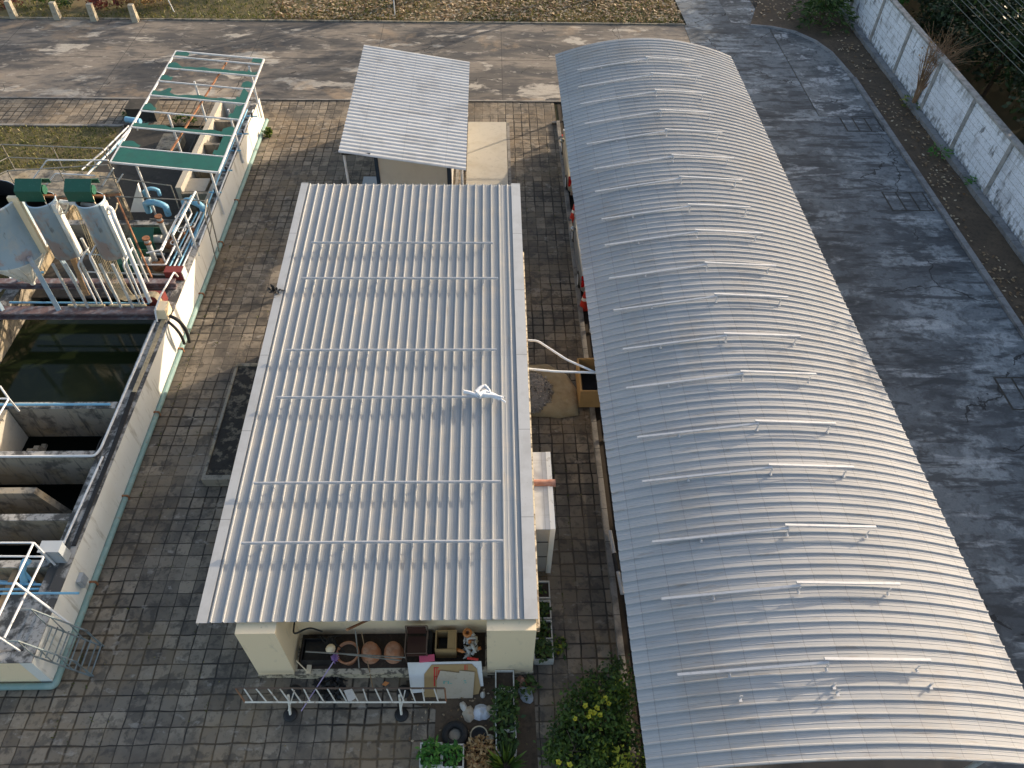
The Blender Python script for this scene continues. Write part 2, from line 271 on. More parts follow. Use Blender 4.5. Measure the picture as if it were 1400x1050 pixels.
# ------------------------------------------------------------ mesh builder
def tag(o, label=None, cat=None, group=None, kind=None):
    if label: o['label'] = label
    if cat: o['category'] = cat
    if group: o['group'] = group
    if kind: o['kind'] = kind
    return o
ROOTLOC = {}
def empty(name, loc, label, cat, group=None):
    o = bpy.data.objects.new(name, None); COL.objects.link(o); o.location = loc; o.empty_display_size = .2
    ROOTLOC[o] = Vector(loc)
    return tag(o, label, cat, group)
class MB:
    def __init__(s): s.v = []; s.f = []; s.t = []; s.smooth = []
    def add(s, vs, fs, sm=False, tone=0.5):
        n = len(s.v); s.v += [Vector(p) for p in vs]; s.f += [tuple(i + n for i in f) for f in fs]
        s.smooth += [sm] * len(fs); s.t += [tone] * len(fs); return s
    def box(s, lo, hi, rz=0, taper=0):
        c = Vector(((lo[0] + hi[0]) / 2, (lo[1] + hi[1]) / 2, 0)); vs = []
        for z, k in ((lo[2], 1), (hi[2], 1 - taper)):
            for x, y in ((lo[0], lo[1]), (hi[0], lo[1]), (hi[0], hi[1]), (lo[0], hi[1])):
                d = Vector((x - c.x, y - c.y, 0)) * k; d.rotate(Matrix.Rotation(rz, 3, 'Z')); vs.append((c.x + d.x, c.y + d.y, z))
        return s.add(vs, [(3, 2, 1, 0), (4, 5, 6, 7), (0, 1, 5, 4), (1, 2, 6, 5), (2, 3, 7, 6), (3, 0, 4, 7)])
    def obox(s, c, half, M):
        vs = [Vector(c) + M @ Vector((x * half[0], y * half[1], z * half[2])) for z in (-1, 1) for x, y in ((-1, -1), (1, -1), (1, 1), (-1, 1))]
        return s.add(vs, [(3, 2, 1, 0), (4, 5, 6, 7), (0, 1, 5, 4), (1, 2, 6, 5), (2, 3, 7, 6), (3, 0, 4, 7)])
    def bar(s, a, b, wx, wz):
        a = Vector(a); b = Vector(b); d = (b - a); L = d.length; q = d.to_track_quat('Y', 'Z').to_matrix()
        return s.obox((a + b) / 2, (wx / 2, L / 2, wz / 2), q)
    def tube(s, pts, r, n=8, cap=True, r2=None):
        pts = [Vector(p) for p in pts]; m = len(pts); rings = []; up = Vector((0, 0, 1)); prev = None
        for i, p in enumerate(pts):
            d = (pts[min(i + 1, m - 1)] - pts[max(i - 1, 0)]).normalized()
            if prev is None: u = d.cross(up if abs(d.z) < .95 else Vector((1, 0, 0))).normalized()
            else: u = (prev - d * prev.dot(d)).normalized()
            prev = u; v = d.cross(u); rr = r if r2 is None else r + (r2 - r) * i / (m - 1)
            rings.append([p + (u * cos(2 * pi * k / n) + v * sin(2 * pi * k / n)) * rr for k in range(n)])
        vs = [q for rg in rings for q in rg]; fs = []
        for i in range(m - 1):
            for k in range(n): fs.append((i * n + k, i * n + (k + 1) % n, (i + 1) * n + (k + 1) % n, (i + 1) * n + k))
        s.add(vs, fs, n > 6)
        if cap: s.add(rings[0], [tuple(range(n))][::-1]); s.add(rings[-1], [tuple(range(n))])
        return s
    def lathe(s, c, prof, n=24, M=None):
        c = Vector(c); vs = []
        for r, z in prof:
            for k in range(n):
                p = Vector((r * cos(2 * pi * k / n), r * sin(2 * pi * k / n), z)); vs.append(c + (M @ p if M else p))
        fs = [(i * n + k, i * n + (k + 1) % n, (i + 1) * n + (k + 1) % n, (i + 1) * n + k) for i in range(len(prof) - 1) for k in range(n)]
        return s.add(vs, fs, True)
    def poly(s, pts, z0, z1):
        n = len(pts); vs = [(p[0], p[1], z0) for p in pts] + [(p[0], p[1], z1) for p in pts]
        return s.add(vs, [tuple(range(n))[::-1], tuple(range(n, 2 * n))] + [(i, (i + 1) % n, n + (i + 1) % n, n + i) for i in range(n)])
    def sheet(s, pts): return s.add(pts, [tuple(range(len(pts)))])
    def leaf(s, p, size, tone=None, up=.4, asp=.55, d=None):
        if d is None: d = Vector((random.gauss(0, 1), random.gauss(0, 1), random.gauss(0, .6)))
        d = d.normalized(); nrm = Vector((random.gauss(0, 1), random.gauss(0, 1), random.gauss(up * 2, 1)))
        sd_ = d.cross(nrm)
        if sd_.length < 1e-4: return s
        sd_.normalize(); p = Vector(p); a = d * size; b = sd_ * size * asp * .5
        return s.add([p, p + a * .45 + b, p + a, p + a * .45 - b], [(0, 1, 2, 3)], False, random.random() if tone is None else tone)
    def build(s, name, mat, parent=None, label=None, solid=0, origin=None):
        me = bpy.data.meshes.new(name)
        if parent is not None: off = ROOTLOC[parent]
        elif origin is not None: off = Vector(origin)
        else:
            xs = [p.x for p in s.v]; ys = [p.y for p in s.v]; off = Vector(((min(xs) + max(xs)) / 2, (min(ys) + max(ys)) / 2, min(p.z for p in s.v)))
        me.from_pydata([tuple(p - off) for p in s.v], [], s.f); me.update()
        me.polygons.foreach_set('use_smooth', s.smooth)
        a = me.attributes.new('tone', 'FLOAT', 'FACE'); a.data.foreach_set('value', s.t)
        me.materials.append(MATS[mat] if isinstance(mat, str) else mat)
        o = bpy.data.objects.new(name, me); COL.objects.link(o)
        if parent is not None: o.parent = parent; ROOTLOC[o] = ROOTLOC[parent]
        else: o.location = off; ROOTLOC[o] = off.copy()
        if solid:
            md = o.modifiers.new('thick', 'SOLIDIFY'); md.thickness = solid; md.offset = -1
        if label: o['label'] = label
        return o
    def fixn(s):
        return s
def copy_tree(o, parent=None):
    c = o.copy(); COL.objects.link(c); c.parent = parent
    for ch in o.children: copy_tree(ch, c)
    return c
def bez(a, b, c, d, n=10):
    a, b, c, d = map(Vector, (a, b, c, d))
    return [a * (1 - t) ** 3 + b * 3 * t * (1 - t) ** 2 + c * 3 * t * t * (1 - t) + d * t ** 3 for t in [i / n for i in range(n + 1)]]
def elbow(pts, r=.12, n=5):
    """round the corners of a polyline"""
    pts = [Vector(p) for p in pts]; out = [pts[0]]
    for i in range(1, len(pts) - 1):
        a, b, c = pts[i - 1], pts[i], pts[i + 1]; ra = min(r, (a - b).length * .45, (c - b).length * .45)
        p = b + (a - b).normalized() * ra; q = b + (c - b).normalized() * ra
        out += [p * (1 - t) ** 2 + b * 2 * t * (1 - t) + q * t * t for t in [k / n for k in range(n + 1)]]
    return out + [pts[-1]]
exec_parts = []
Z0 = (0, 0, 0)
def struct(mb, name, mat, kind='structure'): return tag(mb.build(name, mat, origin=Z0), kind=kind)
# ============================================================ SETTING
struct(MB().sheet([(-300, -150, -.08), (300, -150, -.08), (300, 500, -.08), (-300, 500, -.08)]), 'ground', 'lawn')
struct(MB().box((-45, 41.5, -.2), (10.4, 75, .02)).box((-45, 6.0, -.2), (-15.9, 30.6, .0)), 'lawn', 'lawn')
struct(MB().sheet([(-9.85, -6, 0), (2.95, -6, 0), (2.95, 33, 0), (-9.85, 33, 0)]).sheet([(-45, 30.75, 0), (-9.85, 30.75, 0), (-9.85, 33, 0), (-45, 33, 0)])
       .sheet([(-45, -6, 0), (-9.85, -6, 0), (-9.85, 6.62, 0), (-45, 6.62, 0)]), 'paved_yard', 'paver')
struct(MB().sheet([(-60, 33.12, .0), (10.42, 33.12, .0), (10.42, 41.4, .0), (-60, 41.4, .0)]), 'far_road', 'road_far')
# side road with the rounded corner at its far right
corner = [(17.62, 36.6), (17.45, 38.2), (17.0, 39.5), (16.2, 40.6), (15.1, 41.15), (14.0, 41.35)]
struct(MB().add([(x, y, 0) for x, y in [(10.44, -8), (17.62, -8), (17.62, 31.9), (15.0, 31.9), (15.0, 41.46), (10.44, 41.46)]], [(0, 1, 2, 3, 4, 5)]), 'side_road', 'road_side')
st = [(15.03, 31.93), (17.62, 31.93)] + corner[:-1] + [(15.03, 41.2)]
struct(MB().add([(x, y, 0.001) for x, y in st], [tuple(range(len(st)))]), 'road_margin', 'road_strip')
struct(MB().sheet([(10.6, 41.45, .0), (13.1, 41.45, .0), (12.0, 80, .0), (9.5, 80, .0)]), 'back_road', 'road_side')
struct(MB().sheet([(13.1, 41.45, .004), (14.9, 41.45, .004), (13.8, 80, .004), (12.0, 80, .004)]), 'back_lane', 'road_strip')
struct(MB().sheet([(14.93, 41.45, .002), (16.0, 41.5, .002), (16.0, 44.5, .002), (14.8, 46.5, .002)]), 'back_patch', 'concrete_dark')
# strip kerbs
k = MB(); pts = [(17.62, -8), (17.62, 33)]
k.box((17.64, -8, -.1), (17.86, 35.5, .10))
prev = (17.75, 35.5)
struct(k, 'road_kerb', 'kerb_cool')
struct(MB().box((-60, 33.0, -.1), (10.42, 33.12, .035)), 'far_kerb', 'kerb')
struct(MB().box((-60, 41.4, -.1), (10.5, 41.5, .06)), 'lawn_kerb', 'concrete')
struct(MB().box((-45, 30.6, -.1), (-15.9, 30.75, .06)), 'side_kerb', 'kerb')
struct(MB().box((2.95, -6, -.1), (3.1, 31.15, .13)).box((2.75, 31.0, -.1), (2.949, 31.15, .10)), 'carport_kerb', 'kerb')
struct(MB().sheet([(3.1, -6, -.03), (3.42, -6, -.03), (3.42, 32.9, -.03), (3.1, 32.9, -.03)]), 'gutter', 'soil_dark')
struct(MB().box((3.42, -6, -.15), (10.44, 33.0, .03)), 'carport_floor', 'floor_inner')
# soil strip towards the boundary wall
sm = MB(); nx, ny = 8, 160
for j in range(ny + 1):
    for i in range(nx + 1):
        x = 17.80 + (21.5 - 17.80) * i / nx; y = -8 + 62 * j / ny
        sm.v.append(Vector((x, y, .03 + .07 * noise.noise(Vector((x * .8, y * .8, 3))) * (i > 0))))
for j in range(ny):
    for i in range(nx): q = j * (nx + 1) + i; sm.f.append((q, q + 1, q + nx + 2, q + nx + 1)); sm.smooth.append(True); sm.t.append(.5)
struct(sm, 'soil_strip', 'soil')
sb_ = MB()
far = [(19.4, 36.6), (19.4, 38.6), (19.4, 41), (19.4, 43.5), (18.2, 45.5), (15.9, 46.5)]
rim = [(17.62, 36.6), (17.45, 38.2), (17.0, 39.5), (16.2, 40.6), (15.1, 41.15), (14.0, 41.35)]
cv = [Vector((x, y, .012)) for x, y in rim] + [Vector((x, y, .05)) for x, y in far]
sb_.add(cv, [(i, 6 + i, 7 + i, i + 1) for i in range(5)])
sb_.add([(15.9, 41.3, .02), (19.4, 43.5, .04), (19.9, 62, .04), (14.2, 62, .02)], [(0, 1, 2, 3)])
kc = MB(); kc.tube([Vector((x + .05, y + .05, .0)) for x, y in [(17.72, 35.4)] + rim], .10, 6); struct(kc, 'corner_kerb', 'kerb_cool')
struct(sb_, 'soil_corner', 'soil')
struct(MB().sheet([(21.5, -30, -.02), (90, -30, -.02), (90, 120, -.02), (21.5, 120, -.02)]), 'forest_ground', 'forest_floor')
# soil patch at the near end of the yard
sp = [(-1.95, 6.55), (.95, 6.6), (1.0, 3.5), (-1.25, 3.5), (-1.25, 5.9), (-1.9, 6.05)]
struct(MB().add([(x, y, .006) for x, y in sp], [tuple(range(len(sp)))[::-1]]), 'soil_patch', 'soil')
# drain covers in the side road
for i, (c, wd, ln, lab) in enumerate([((16.75, 31.2), 1.7, 1.2, 'concrete drain cover slabs in the side road, farthest from the camera'),
                                      ((16.65, 25.3), 1.7, 1.3, 'concrete drain cover slabs in the side road, beside the middle of the arched carport'),
                                      ((16.7, 15.15), 1.7, 1.35, 'concrete drain cover slabs in the side road, nearest the camera')]):
    e = empty('drain_cover', (c[0], c[1], 0), lab, 'drain cover', 'drain covers along the side road')
    f = MB()
    f.box((c[0] - wd / 2, c[1] - ln / 2, -.02), (c[0] + wd / 2, c[1] + ln / 2, .006)); f.build('frame', 'concrete_dark', e)
    for j in range(3):
        x0 = c[0] - wd / 2 + .06 + j * (wd - .06) / 3
        MB().box((x0, c[1] - ln / 2 + .04, -.01), (x0 + (wd - .06) / 3 - .07, c[1] + ln / 2 - .06, .014)).build('slab', 'road_side', e)

# ============================================================ LONG STORAGE BUILDING (middle)
def rz_(y): return 2.45 + (y - 6.87) * (.95 / 14.35)          # roof height along the building
B = empty('storage_building', (-2.5, 14, 0), 'long cream storage building with ribbed grey metal roof and open front bay', 'building')
wl = MB()
zt = lambda y: rz_(y) - .09
def wallbox(x0, x1, y0, y1, zb=0):
    vs = [(x0, y0, zb), (x1, y0, zb), (x1, y1, zb), (x0, y1, zb), (x0, y0, zt(y0)), (x1, y0, zt(y0)), (x1, y1, zt(y1)), (x0, y1, zt(y1))]
    wl.add(vs, [(3, 2, 1, 0), (4, 5, 6, 7), (0, 1, 5, 4), (1, 2, 6, 5), (2, 3, 7, 6), (3, 0, 4, 7)])
wallbox(-5.27, -4.45, 6.67, 7.55); wallbox(-.1, .93, 6.67, 7.55)      # front piers
wallbox(-5.27, .93, 7.551, 18.2)
wl.build('wall', 'cream', B)
# worn plinth, sill of the open bay
MB().box((-4.449, 6.62, 0), (-.101, 7.55, .26)).build('bay_sill', 'cream_worn', B)
MB().box((-4.40, 6.74, .262), (-.15, 7.549, .27)).build('bay_floor', 'soil_pot', B)
pl = MB(); pl.box((-5.29, 6.65, 0), (-4.43, 6.669, .16)); pl.box((-.12, 6.65, 0), (.95, 6.669, .10)); pl.box((.931, 6.65, 0), (.955, 18.2, .12)); pl.box((-5.295, 6.65, 0), (-5.271, 18.2, .12))
pl.build('plinth', 'cream_worn', B)
# parapet coping seen beside the roof edge
cp = MB()
vs = []
for y in (6.75, 18.2): vs += [(.931, y, rz_(y) - .35), (1.01, y, rz_(y) - .35), (1.01, y, rz_(y) - .14), (.931, y, rz_(y) - .14)]
cp.add(vs, [(0, 1, 2, 3), (7, 6, 5, 4), (0, 4, 5, 1), (1, 5, 6, 2), (2, 6, 7, 3), (3, 7, 4, 0)]); cp.build('wall_cap', 'cream_worn', B)
# side window slots and rear porch posts (rear bay of the roof is open)
for x in (-5.2, .8):
    for y in (20.9,): MB().box((x - .06, y - .06, 0), (x + .06, y + .06, rz_(y) - .1)).build('post', 'shed_wall', B)
for y in (9.5, 12.5, 15.5):
    f = MB().box((-5.31, y, 1.2), (-5.272, y + 1.2, 2.0)).build('window', 'white_metal', B)
    MB().box((-5.325, y + .06, 1.26), (-5.311, y + 1.14, 1.94)).build('pane', 'dark_glass', f)
# ribbed roof
rx0, rx1 = -6.05, .95; X0 = -5.80
prof = []
pitch = .2525
for i in range(25):
    x = X0 + i * pitch
    prof += [(x, 0), (x + .008, .044), (x + .034, .044), (x + .042, 0), (x + .105, 0), (x + .112, .003), (x + .124, .003), (x + .131, 0), (x + .170, 0), (x + .177, .003), (x + .189, .003), (x + .196, 0)]
prof += [(X0 + 25 * pitch, 0), (X0 + 25 * pitch + .02, .03), (X0 + 25 * pitch + .05, .03), (X0 + 25 * pitch + .07, 0), (.80, 0)]
prof = [(-5.86, 0)] + prof
rf = MB(); ys = [6.87 + (21.22 - 6.87) * j / 12 for j in range(13)]; n = len(prof)
for j, y in enumerate(ys):
    for x, h in prof: rf.v.append(Vector((x, y, rz_(y) + h + .004 * noise.noise(Vector((x * .7, y * .5, 0))))))
for j in range(len(ys) - 1):
    for i in range(n - 1): q = j * n + i; rf.f.append((q, q + 1, q + n + 1, q + n)); rf.smooth.append(False); rf.t.append(.5)
roof = rf.build('roof', 'roof_sheet', B, solid=.008)
fl = MB()
def slopebox(mb, x0, x1, y0, y1, h0, h1, x0b=None):
    vs = []
    for y in (y0, y1): vs += [(x0, y, rz_(y) + h0), (x1, y, rz_(y) + h0), (x1, y, rz_(y) + h1), (x0, y, rz_(y) + h1)]
    mb.add(vs, [(0, 1, 2, 3), (7, 6, 5, 4), (0, 4, 5, 1), (1, 5, 6, 2), (2, 6, 7, 3), (3, 7, 4, 0)])
slopebox(fl, .68, .955, 6.85, 21.24, .038, .046); slopebox(fl, .955, .965, 6.85, 21.24, -.12, .046)
slopebox(fl, -6.05, -5.84, 6.85, 21.24, .03, .040); slopebox(fl, -6.06, -6.05, 6.85, 21.24, -.10, .040)
fl.build('flashing', 'flashing', roof)
# purlins and rafters under the roof
pu = MB()
for y in [7.0 + 1.27 * i for i in range(12)]: pu.box((-6.0, y, rz_(y) - .088), (.9, y + .05, rz_(y) - .022))
pu.build('purlin', 'grey_rail', B)
# mounting rails
for (a, b) in (((426, 331), (674, 333)), ((412, 381), (681, 380)), ((390, 480), (679, 477)), ((377, 545), (690, 541)), ((347, 660), (685, 659)), ((330, 741), (688, 741))):
    h = .20; y = None
    zz = 2.95
    for _ in range(6): p = at(*a, zz); zz = rz_(p.y) + h
    q = at(*b, zz); y = (p.y + q.y) / 2; zz = rz_(y) + h
    rl = MB().box((p.x, y - .025, zz - .022), (q.x, y + .025, zz + .022)).box((p.x, y - .008, zz + .0225), (q.x, y + .008, zz + .032)).build('mounting_rail', 'galvanised', roof)
    for u in (.05, .36, .66, .93):
        k = MB()
        x = p.x + (q.x - p.x) * u; xr = X0 + round((x - X0) / pitch) * pitch + .033
        k.box((xr - .018, y - .045, zz - h + .036), (xr + .018, y - .039, zz + .01)); k.box((xr - .02, y - .10, zz - h + .037), (xr + .02, y - .039, zz - h + .043))
        k.tube([(xr, y - .07, zz - h + .04), (xr, y - .07, zz - h + .07)], .008, 6)
        k.build('mounting_bracket', 'galvanised', roof)
# clay vent pipe and wall fittings on the right side
vp_ = MB(); vz = 2.15; c = at(735, 660, vz)
vp_.tube([(.93, c.y, vz), (1.55, c.y, vz - .02)], .085, 14, cap=False); vp_.tube([(1.42, c.y, vz - .02), (1.56, c.y, vz - .02)], .098, 14); vp_.build('vent_pipe', 'clay_pipe', B)
MB().tube([(.932, c.y, vz), (.955, c.y, vz)], .12, 14).build('collar', 'cream', B)
# diagonal brace and shelf inside the bay
MB().bar((-3.0, 6.75, 2.3), (-2.7, 7.5, 1.2), .04, .04).build('brace', 'rusty_steel', B)

# cloth on roof rail, bird-like dark scrap on roof edge
cl = MB()
base = at(634, 538, rz_(12.55) + .2)
for a_, r in (([(634, 535), (650, 540), (668, 538), (688, 543)], .05), ([(650, 536), (661, 527), (668, 531), (672, 540)], .055), ([(655, 541), (664, 535), (678, 541)], .085), ([(652, 539), (672, 541), (686, 543)], .07), ([(668, 541), (682, 545), (691, 549)], .045), ([(634, 534), (644, 539), (655, 543)], .022)):
    P = [at(px, py, rz_(12.55) + .22 + .03 * random.random()) for px, py in a_]
    cl.tube([p + Vector((random.uniform(-.02, .02), random.uniform(-.02, .02), 0)) for p in elbow(P, .2, 4)], r, 7, r2=r * .5)
o = cl.build('plastic_sheet', 'white_bag'); tag(o, 'crumpled white plastic scrap draped over a roof rail of the long building', 'plastic scrap')
sc_ = MB()
for k_ in range(26):
    p = at(376 + random.gauss(0, 4), 397 + random.gauss(0, 1.2), rz_(16.6) + .06 + random.random() * .05); sc_.leaf(p, .16, .1)
o = sc_.build('debris', 'black', origin=at(376, 397, rz_(16.6) + .05)); tag(o, 'small dark clump of debris on the left edge of the long roof', 'debris')

# ============================================================ SMALL SHED behind
Sd = empty('shed', (-3.1, 28, 0), 'small white shed with tilted corrugated metal roof behind the long building', 'shed')
def sz(x): return 3.0 + (x + 5.28) * (-.70 / 4.42)
sw = MB(); x0, x1, y0, y1 = -4.35, -1.5, 25.4, 31.2
sw.add([(x0, y0, 0), (x1, y0, 0), (x1, y1, 0), (x0, y1, 0), (x0, y0, sz(x0) - .08), (x1, y0, sz(x1) - .08), (x1, y1, sz(x1) - .08), (x0, y1, sz(x0) - .08)],
       [(3, 2, 1, 0), (4, 5, 6, 7), (0, 1, 5, 4), (1, 2, 6, 5), (2, 3, 7, 6), (3, 0, 4, 7)]); sw.build('wall', 'shed_wall', Sd)
d_ = MB().box((x1 - .14, y0 - .05, 0), (x1 + .02, y0 - .001, 2.2)).build('door_frame', 'dark_glass', Sd)
MB().box((x0 - .002, y0 - .03, 0), (x0 + .14, y0 - .001, 2.3)).build('corner_post', 'dark_glass', Sd)
for x in (-5.15, -1.02):
    for y in (24.0, 31.7): MB().tube([(x, y, 0), (x, y, sz(x) - .06)], .045, 8).build('post', 'white_pipe', Sd)
gt = MB().box((-5.2, 23.86, sz(-5.2) - .16), (-4.2, 23.92, sz(-5.2) - .1)); gt.build('gutter', 'black', Sd)
sr = MB(); ny_ = 35; xs_ = [-5.28, -3.8, -2.3, -.86]; ysr = []; per = (32.1 - 23.77) / ny_
for j in range(ny_):
    y = 23.77 + j * per
    ysr += [(y, 0), (y + per * .16, .026), (y + per * .30, .042), (y + per * .44, .042), (y + per * .58, .026), (y + per * .74, 0)]
ysr.append((32.1, 0))
for y, h in ysr:
    for x in xs_: sr.v.append(Vector((x, y, sz(x) + h)))
for j in range(len(ysr) - 1):
    for i in range(3): q = j * 4 + i; sr.f.append((q, q + 1, q + 5, q + 4)); sr.smooth.append(False); sr.t.append(.5)
sr.build('roof', 'shed_sheet', Sd, solid=.006)
o = MB().box((-.96, 26.2, .0), (.72, 31.1, .07)).build('concrete_pad', 'concrete_pale'); tag(o, 'pale concrete slab on the pavers between the shed and the arched carport', 'slab')
o = MB().box((.74, 26.2, .0), (.86, 31.1, .045)).box((-1.4, 24.6, 0), (-1.28, 31.0, .05)).build('pad_edging', 'kerb'); tag(o, 'narrow kerb strips bordering the pale concrete slab', 'edging')
o = MB().box((-5.1, 24.2, .0), (-4.42, 26.8, .06)).build('bluish_slab', 'box_grey'); o.name = 'doorstep'; tag(o, 'dark bluish step slab at the left side of the white shed', 'step')

# ============================================================ ARCHED CARPORT
CP = empty('arched_carport', (6.6, 18, 0), 'long carport with curved corrugated metal roof and steel rails on top', 'carport')
def az(x): return 2.6 + .75 * (1 - ((x - 6.6) / 3.8) ** 2)
NA = 56; cx = [2.8 + 7.6 * i / NA for i in range(NA + 1)]; pr_ = []; NP = 113; pp = 28.4 / NP
for j in range(NP):
    y = 3.8 + j * pp
    pr_ += [(y, 0), (y + .008, .038), (y + .032, .038), (y + .052, 0), (y + .125, 0), (y + .133, .007), (y + .143, 0), (y + .190, 0), (y + .198, .007), (y + .208, 0)]
pr_.append((32.2, 0))
cr_ = MB(); n = NA + 1
for y, h in pr_:
    for x in cx:
        dz = .006 * noise.noise(Vector((x * .6, y * .35, 5))); cr_.v.append(Vector((x + .012 * noise.noise(Vector((0, y * 2.5, 1))) * (x > 10.3 or x < 2.9), y, az(x) + h + dz)))
for j in range(len(pr_) - 1):
    for i in range(NA): q = j * n + i; cr_.f.append((q, q + 1, q + n + 1, q + n)); cr_.smooth.append(False); cr_.t.append(.5)
croof = cr_.build('roof', 'arch_sheet', CP)
fr = MB()
for y in (4.4, 8.9, 13.4, 17.9, 22.4, 26.9, 31.4):
    for x in (3.3, 10.0): MB().tube([(x, y, 0), (x, y, az(x) - .1)], .055, 10).build('post', 'pale_steel', CP)
    fr.tube([(x, y, az(x) - .10) for x in [3.0 + 7.2 * i / 14 for i in range(15)]], .04, 6)
    fr.tube([(3.3, y, 2.45), (10.0, y, 2.45)], .03, 6)
fr.build('truss', 'pale_steel', CP)
pu = MB()
for i in range(13): x = 2.95 + 7.3 * i / 12; pu.box((x - .02, 3.85, az(x) - .055), (x + .02, 32.15, az(x) - .012))
pu.build('purlin', 'grey_rail', CP)
RY = [29.91, 28.55, 27.22, 25.75, 24.38, 22.74, 21.43, 19.89, 18.58, 17.04, 15.68, 14.13, 12.77, 11.17, 9.9, 8.33, 7.01, 5.45]
for i, y in enumerate(RY):
    rl = MB(); xa, xm, xb = 3.5 + random.uniform(-.05, .05), 6.28 + random.uniform(-.08, .08), 8.25 + random.uniform(-.05, .05)
    p0 = Vector((xa, y, az(xa) + .17)); p1 = Vector((xm, y, az(xm) + .19)); p2 = Vector((xb, y + .03, az(xb) + .24)); p1b = Vector((xm - .08, y + .06, az(xm) + .22))
    rl.bar(p0, p1, .05, .045); rl.build('mounting_rail', 'galvanised', croof)
    MB().bar(p1b, p2 + Vector((0, .03, 0)), .05, .045).build('mounting_rail', 'galvanised', croof)
    for x in (4.5, xm - .02, 8.05):
        k = MB()
        if x == 4.5: zt_ = p0.z + (p1.z - p0.z) * (x - xa) / (xm - xa)
        elif x > 8: zt_ = p2.z
        else: zt_ = p1.z
        k.box((x - .018, y - .05, az(x) + .034), (x + .018, y - .042, zt_ + .012)); k.box((x - .03, y - .11, az(x) + .035), (x + .03, y - .042, az(x) + .042)); k.tube([(x, y - .08, az(x) + .035), (x, y - .08, az(x) + .075)], .012, 6)
        k.build('mounting_bracket', 'galvanised', croof)
for (px, py) in ((1140, 934), (1145, 943), (1272, 934), (1012, 951)):
    z = 3.2
    for _ in range(5): p = at(px, py, z); z = az(p.x) + .08
    MB().box((p.x - .03, p.y - .03, az(p.x) + .03), (p.x + .03, p.y - .022, az(p.x) + .15)).box((p.x - .03, p.y - .1, az(p.x) + .034), (p.x + .03, p.y - .03, az(p.x) + .042)).build('mounting_bracket', 'galvanised', croof)
# ============================================================ TREATMENT TANK (left)
T = empty('treatment_tank', (-12.5, 18, 0), 'large open concrete water treatment tank with white outer wall and dividing walls', 'tank')
HT = 1.2
def wallpart(name, x0, x1, y0, y1, z0=0, z1=HT, face='concrete', top='algae_top', tt=.03):
    o = MB().box((x0, y0, z0), (x1, y1, z1 - tt)).build(name, face, T)
    MB().box((x0 - .003, y0 - .003, z1 - tt), (x1 + .003, y1 + .003, z1)).build('coping', top, o); return o
wallpart('outer_wall', -10.12, -9.85, 6.6, 31.0, face='tank_paint', top='algae_top')
wallpart('outer_wall', -18.0, -10.125, 6.6, 6.85, face='cream', top='algae_top')
wallpart('inner_ledge', -10.36, -10.125, 6.9, 22.2, z1=HT - .05)
wallpart('outer_wall', -15.35, -14.95, 6.9, 24.2, z1=HT)
wallpart('outer_wall', -11.6, -10.125, 30.75, 31.0, face='tank_paint')
MB().box((-14.9, 6.9, -.6), (-10.37, 24.0, -.5)).box((-11.4, 24.1, -.02), (-10.13, 30.7, .02)).build('floor', 'concrete_dark', T)
# dividing walls
wallpart('divider_wall', -14.94, -10.37, 13.70, 13.92, z0=-.5)
wallpart('divider_wall', -14.94, -10.37, 12.03, 12.23, z0=-.5)
wallpart('divider_wall', -14.94, -10.37, 10.16, 10.34, z0=-.5, z1=HT - .05)
wallpart('divider_wall', -14.94, -10.37, 8.86, 9.04, z0=-.5)
# baffle with a sloping end
bf = MB(); y0, y1 = 10.98, 11.16
P = [(-14.94, -.45), (-10.95, -.45), (-11.55, 1.1), (-14.94, 1.1)]
bf.add([(x, y0, z) for x, z in P] + [(x, y1, z) for x, z in P], [(0, 1, 2, 3), (7, 6, 5, 4), (0, 4, 5, 1), (1, 5, 6, 2), (2, 6, 7, 3), (3, 7, 4, 0)]); bf.build('baffle_wall', 'concrete', T)
bf = MB(); P = [(-13.0, -.45), (-12.3, -.45), (-12.3, .2)] 
stp = [(12.4, .1), (12.4, .75), (12.6, .66), (12.7, .5), (12.85, .5), (12.95, .3), (13.1, .3), (13.2, .05), (13.35, .05), (13.35, -.45), (12.4, -.45)]
nn = len(stp); bf.add([(-12.72, y, z) for y, z in stp] + [(-12.58, y, z) for y, z in stp], [tuple(range(nn)), tuple(range(nn, 2 * nn))[::-1]] + [(i, nn + i, nn + (i + 1) % nn, (i + 1) % nn) for i in range(nn)]); bf.build('stepped_baffle', 'concrete', T)
wallpart('block', -14.2, -13.25, 12.5, 13.65, z0=-.5, z1=1.22, face='concrete_pale', top='concrete')
wallpart('block', -14.93, -14.3, 12.3, 13.6, z0=-.5, z1=.9, face='concrete_pale', top='concrete')
wallpart('platform', -11.0, -10.37, 6.9, 8.2, z0=.2, z1=1.12, face='concrete')
MB().box((-11.2, 6.9, .9), (-11.08, 8.85, 1.1)).build('beam', 'wood', T)
# rear channel
wallpart('channel_wall', -11.55, -11.35, 24.2, 30.74, z1=HT + .05, face='concrete_pale', top='concrete_pale')
for y in (29.2, 27.45, 25.75, 24.1): wallpart('divider_wall', -11.34, -10.125, y - .07, y + .07, z1=HT - .1, face='concrete', top='concrete')
wallpart('inner_ledge', -10.33, -10.125, 22.4, 30.7, z1=HT - .02, top='concrete_pale')
wallpart('cross_wall', -15.3, -10.37, 22.1, 22.35, z1=HT - .05)
MB().box((-15.9, 22.36, -.15), (-11.56, 30.5, .03)).build('floor', 'concrete_dark', T)
MB().box((-14.93, 18.9, .55), (-10.38, 22.05, .62)).build('floor', 'concrete_dark', T)
tag(MB().box((-14.93, 13.95, .1), (-10.37, 18.85, .34)).build('water', 'water_green', origin=Z0), kind='structure')
tag(MB().box((-14.93, 6.95, -.3), (-10.37, 13.68, -.04)).build('dark_water', 'water_black', origin=Z0), kind='structure')
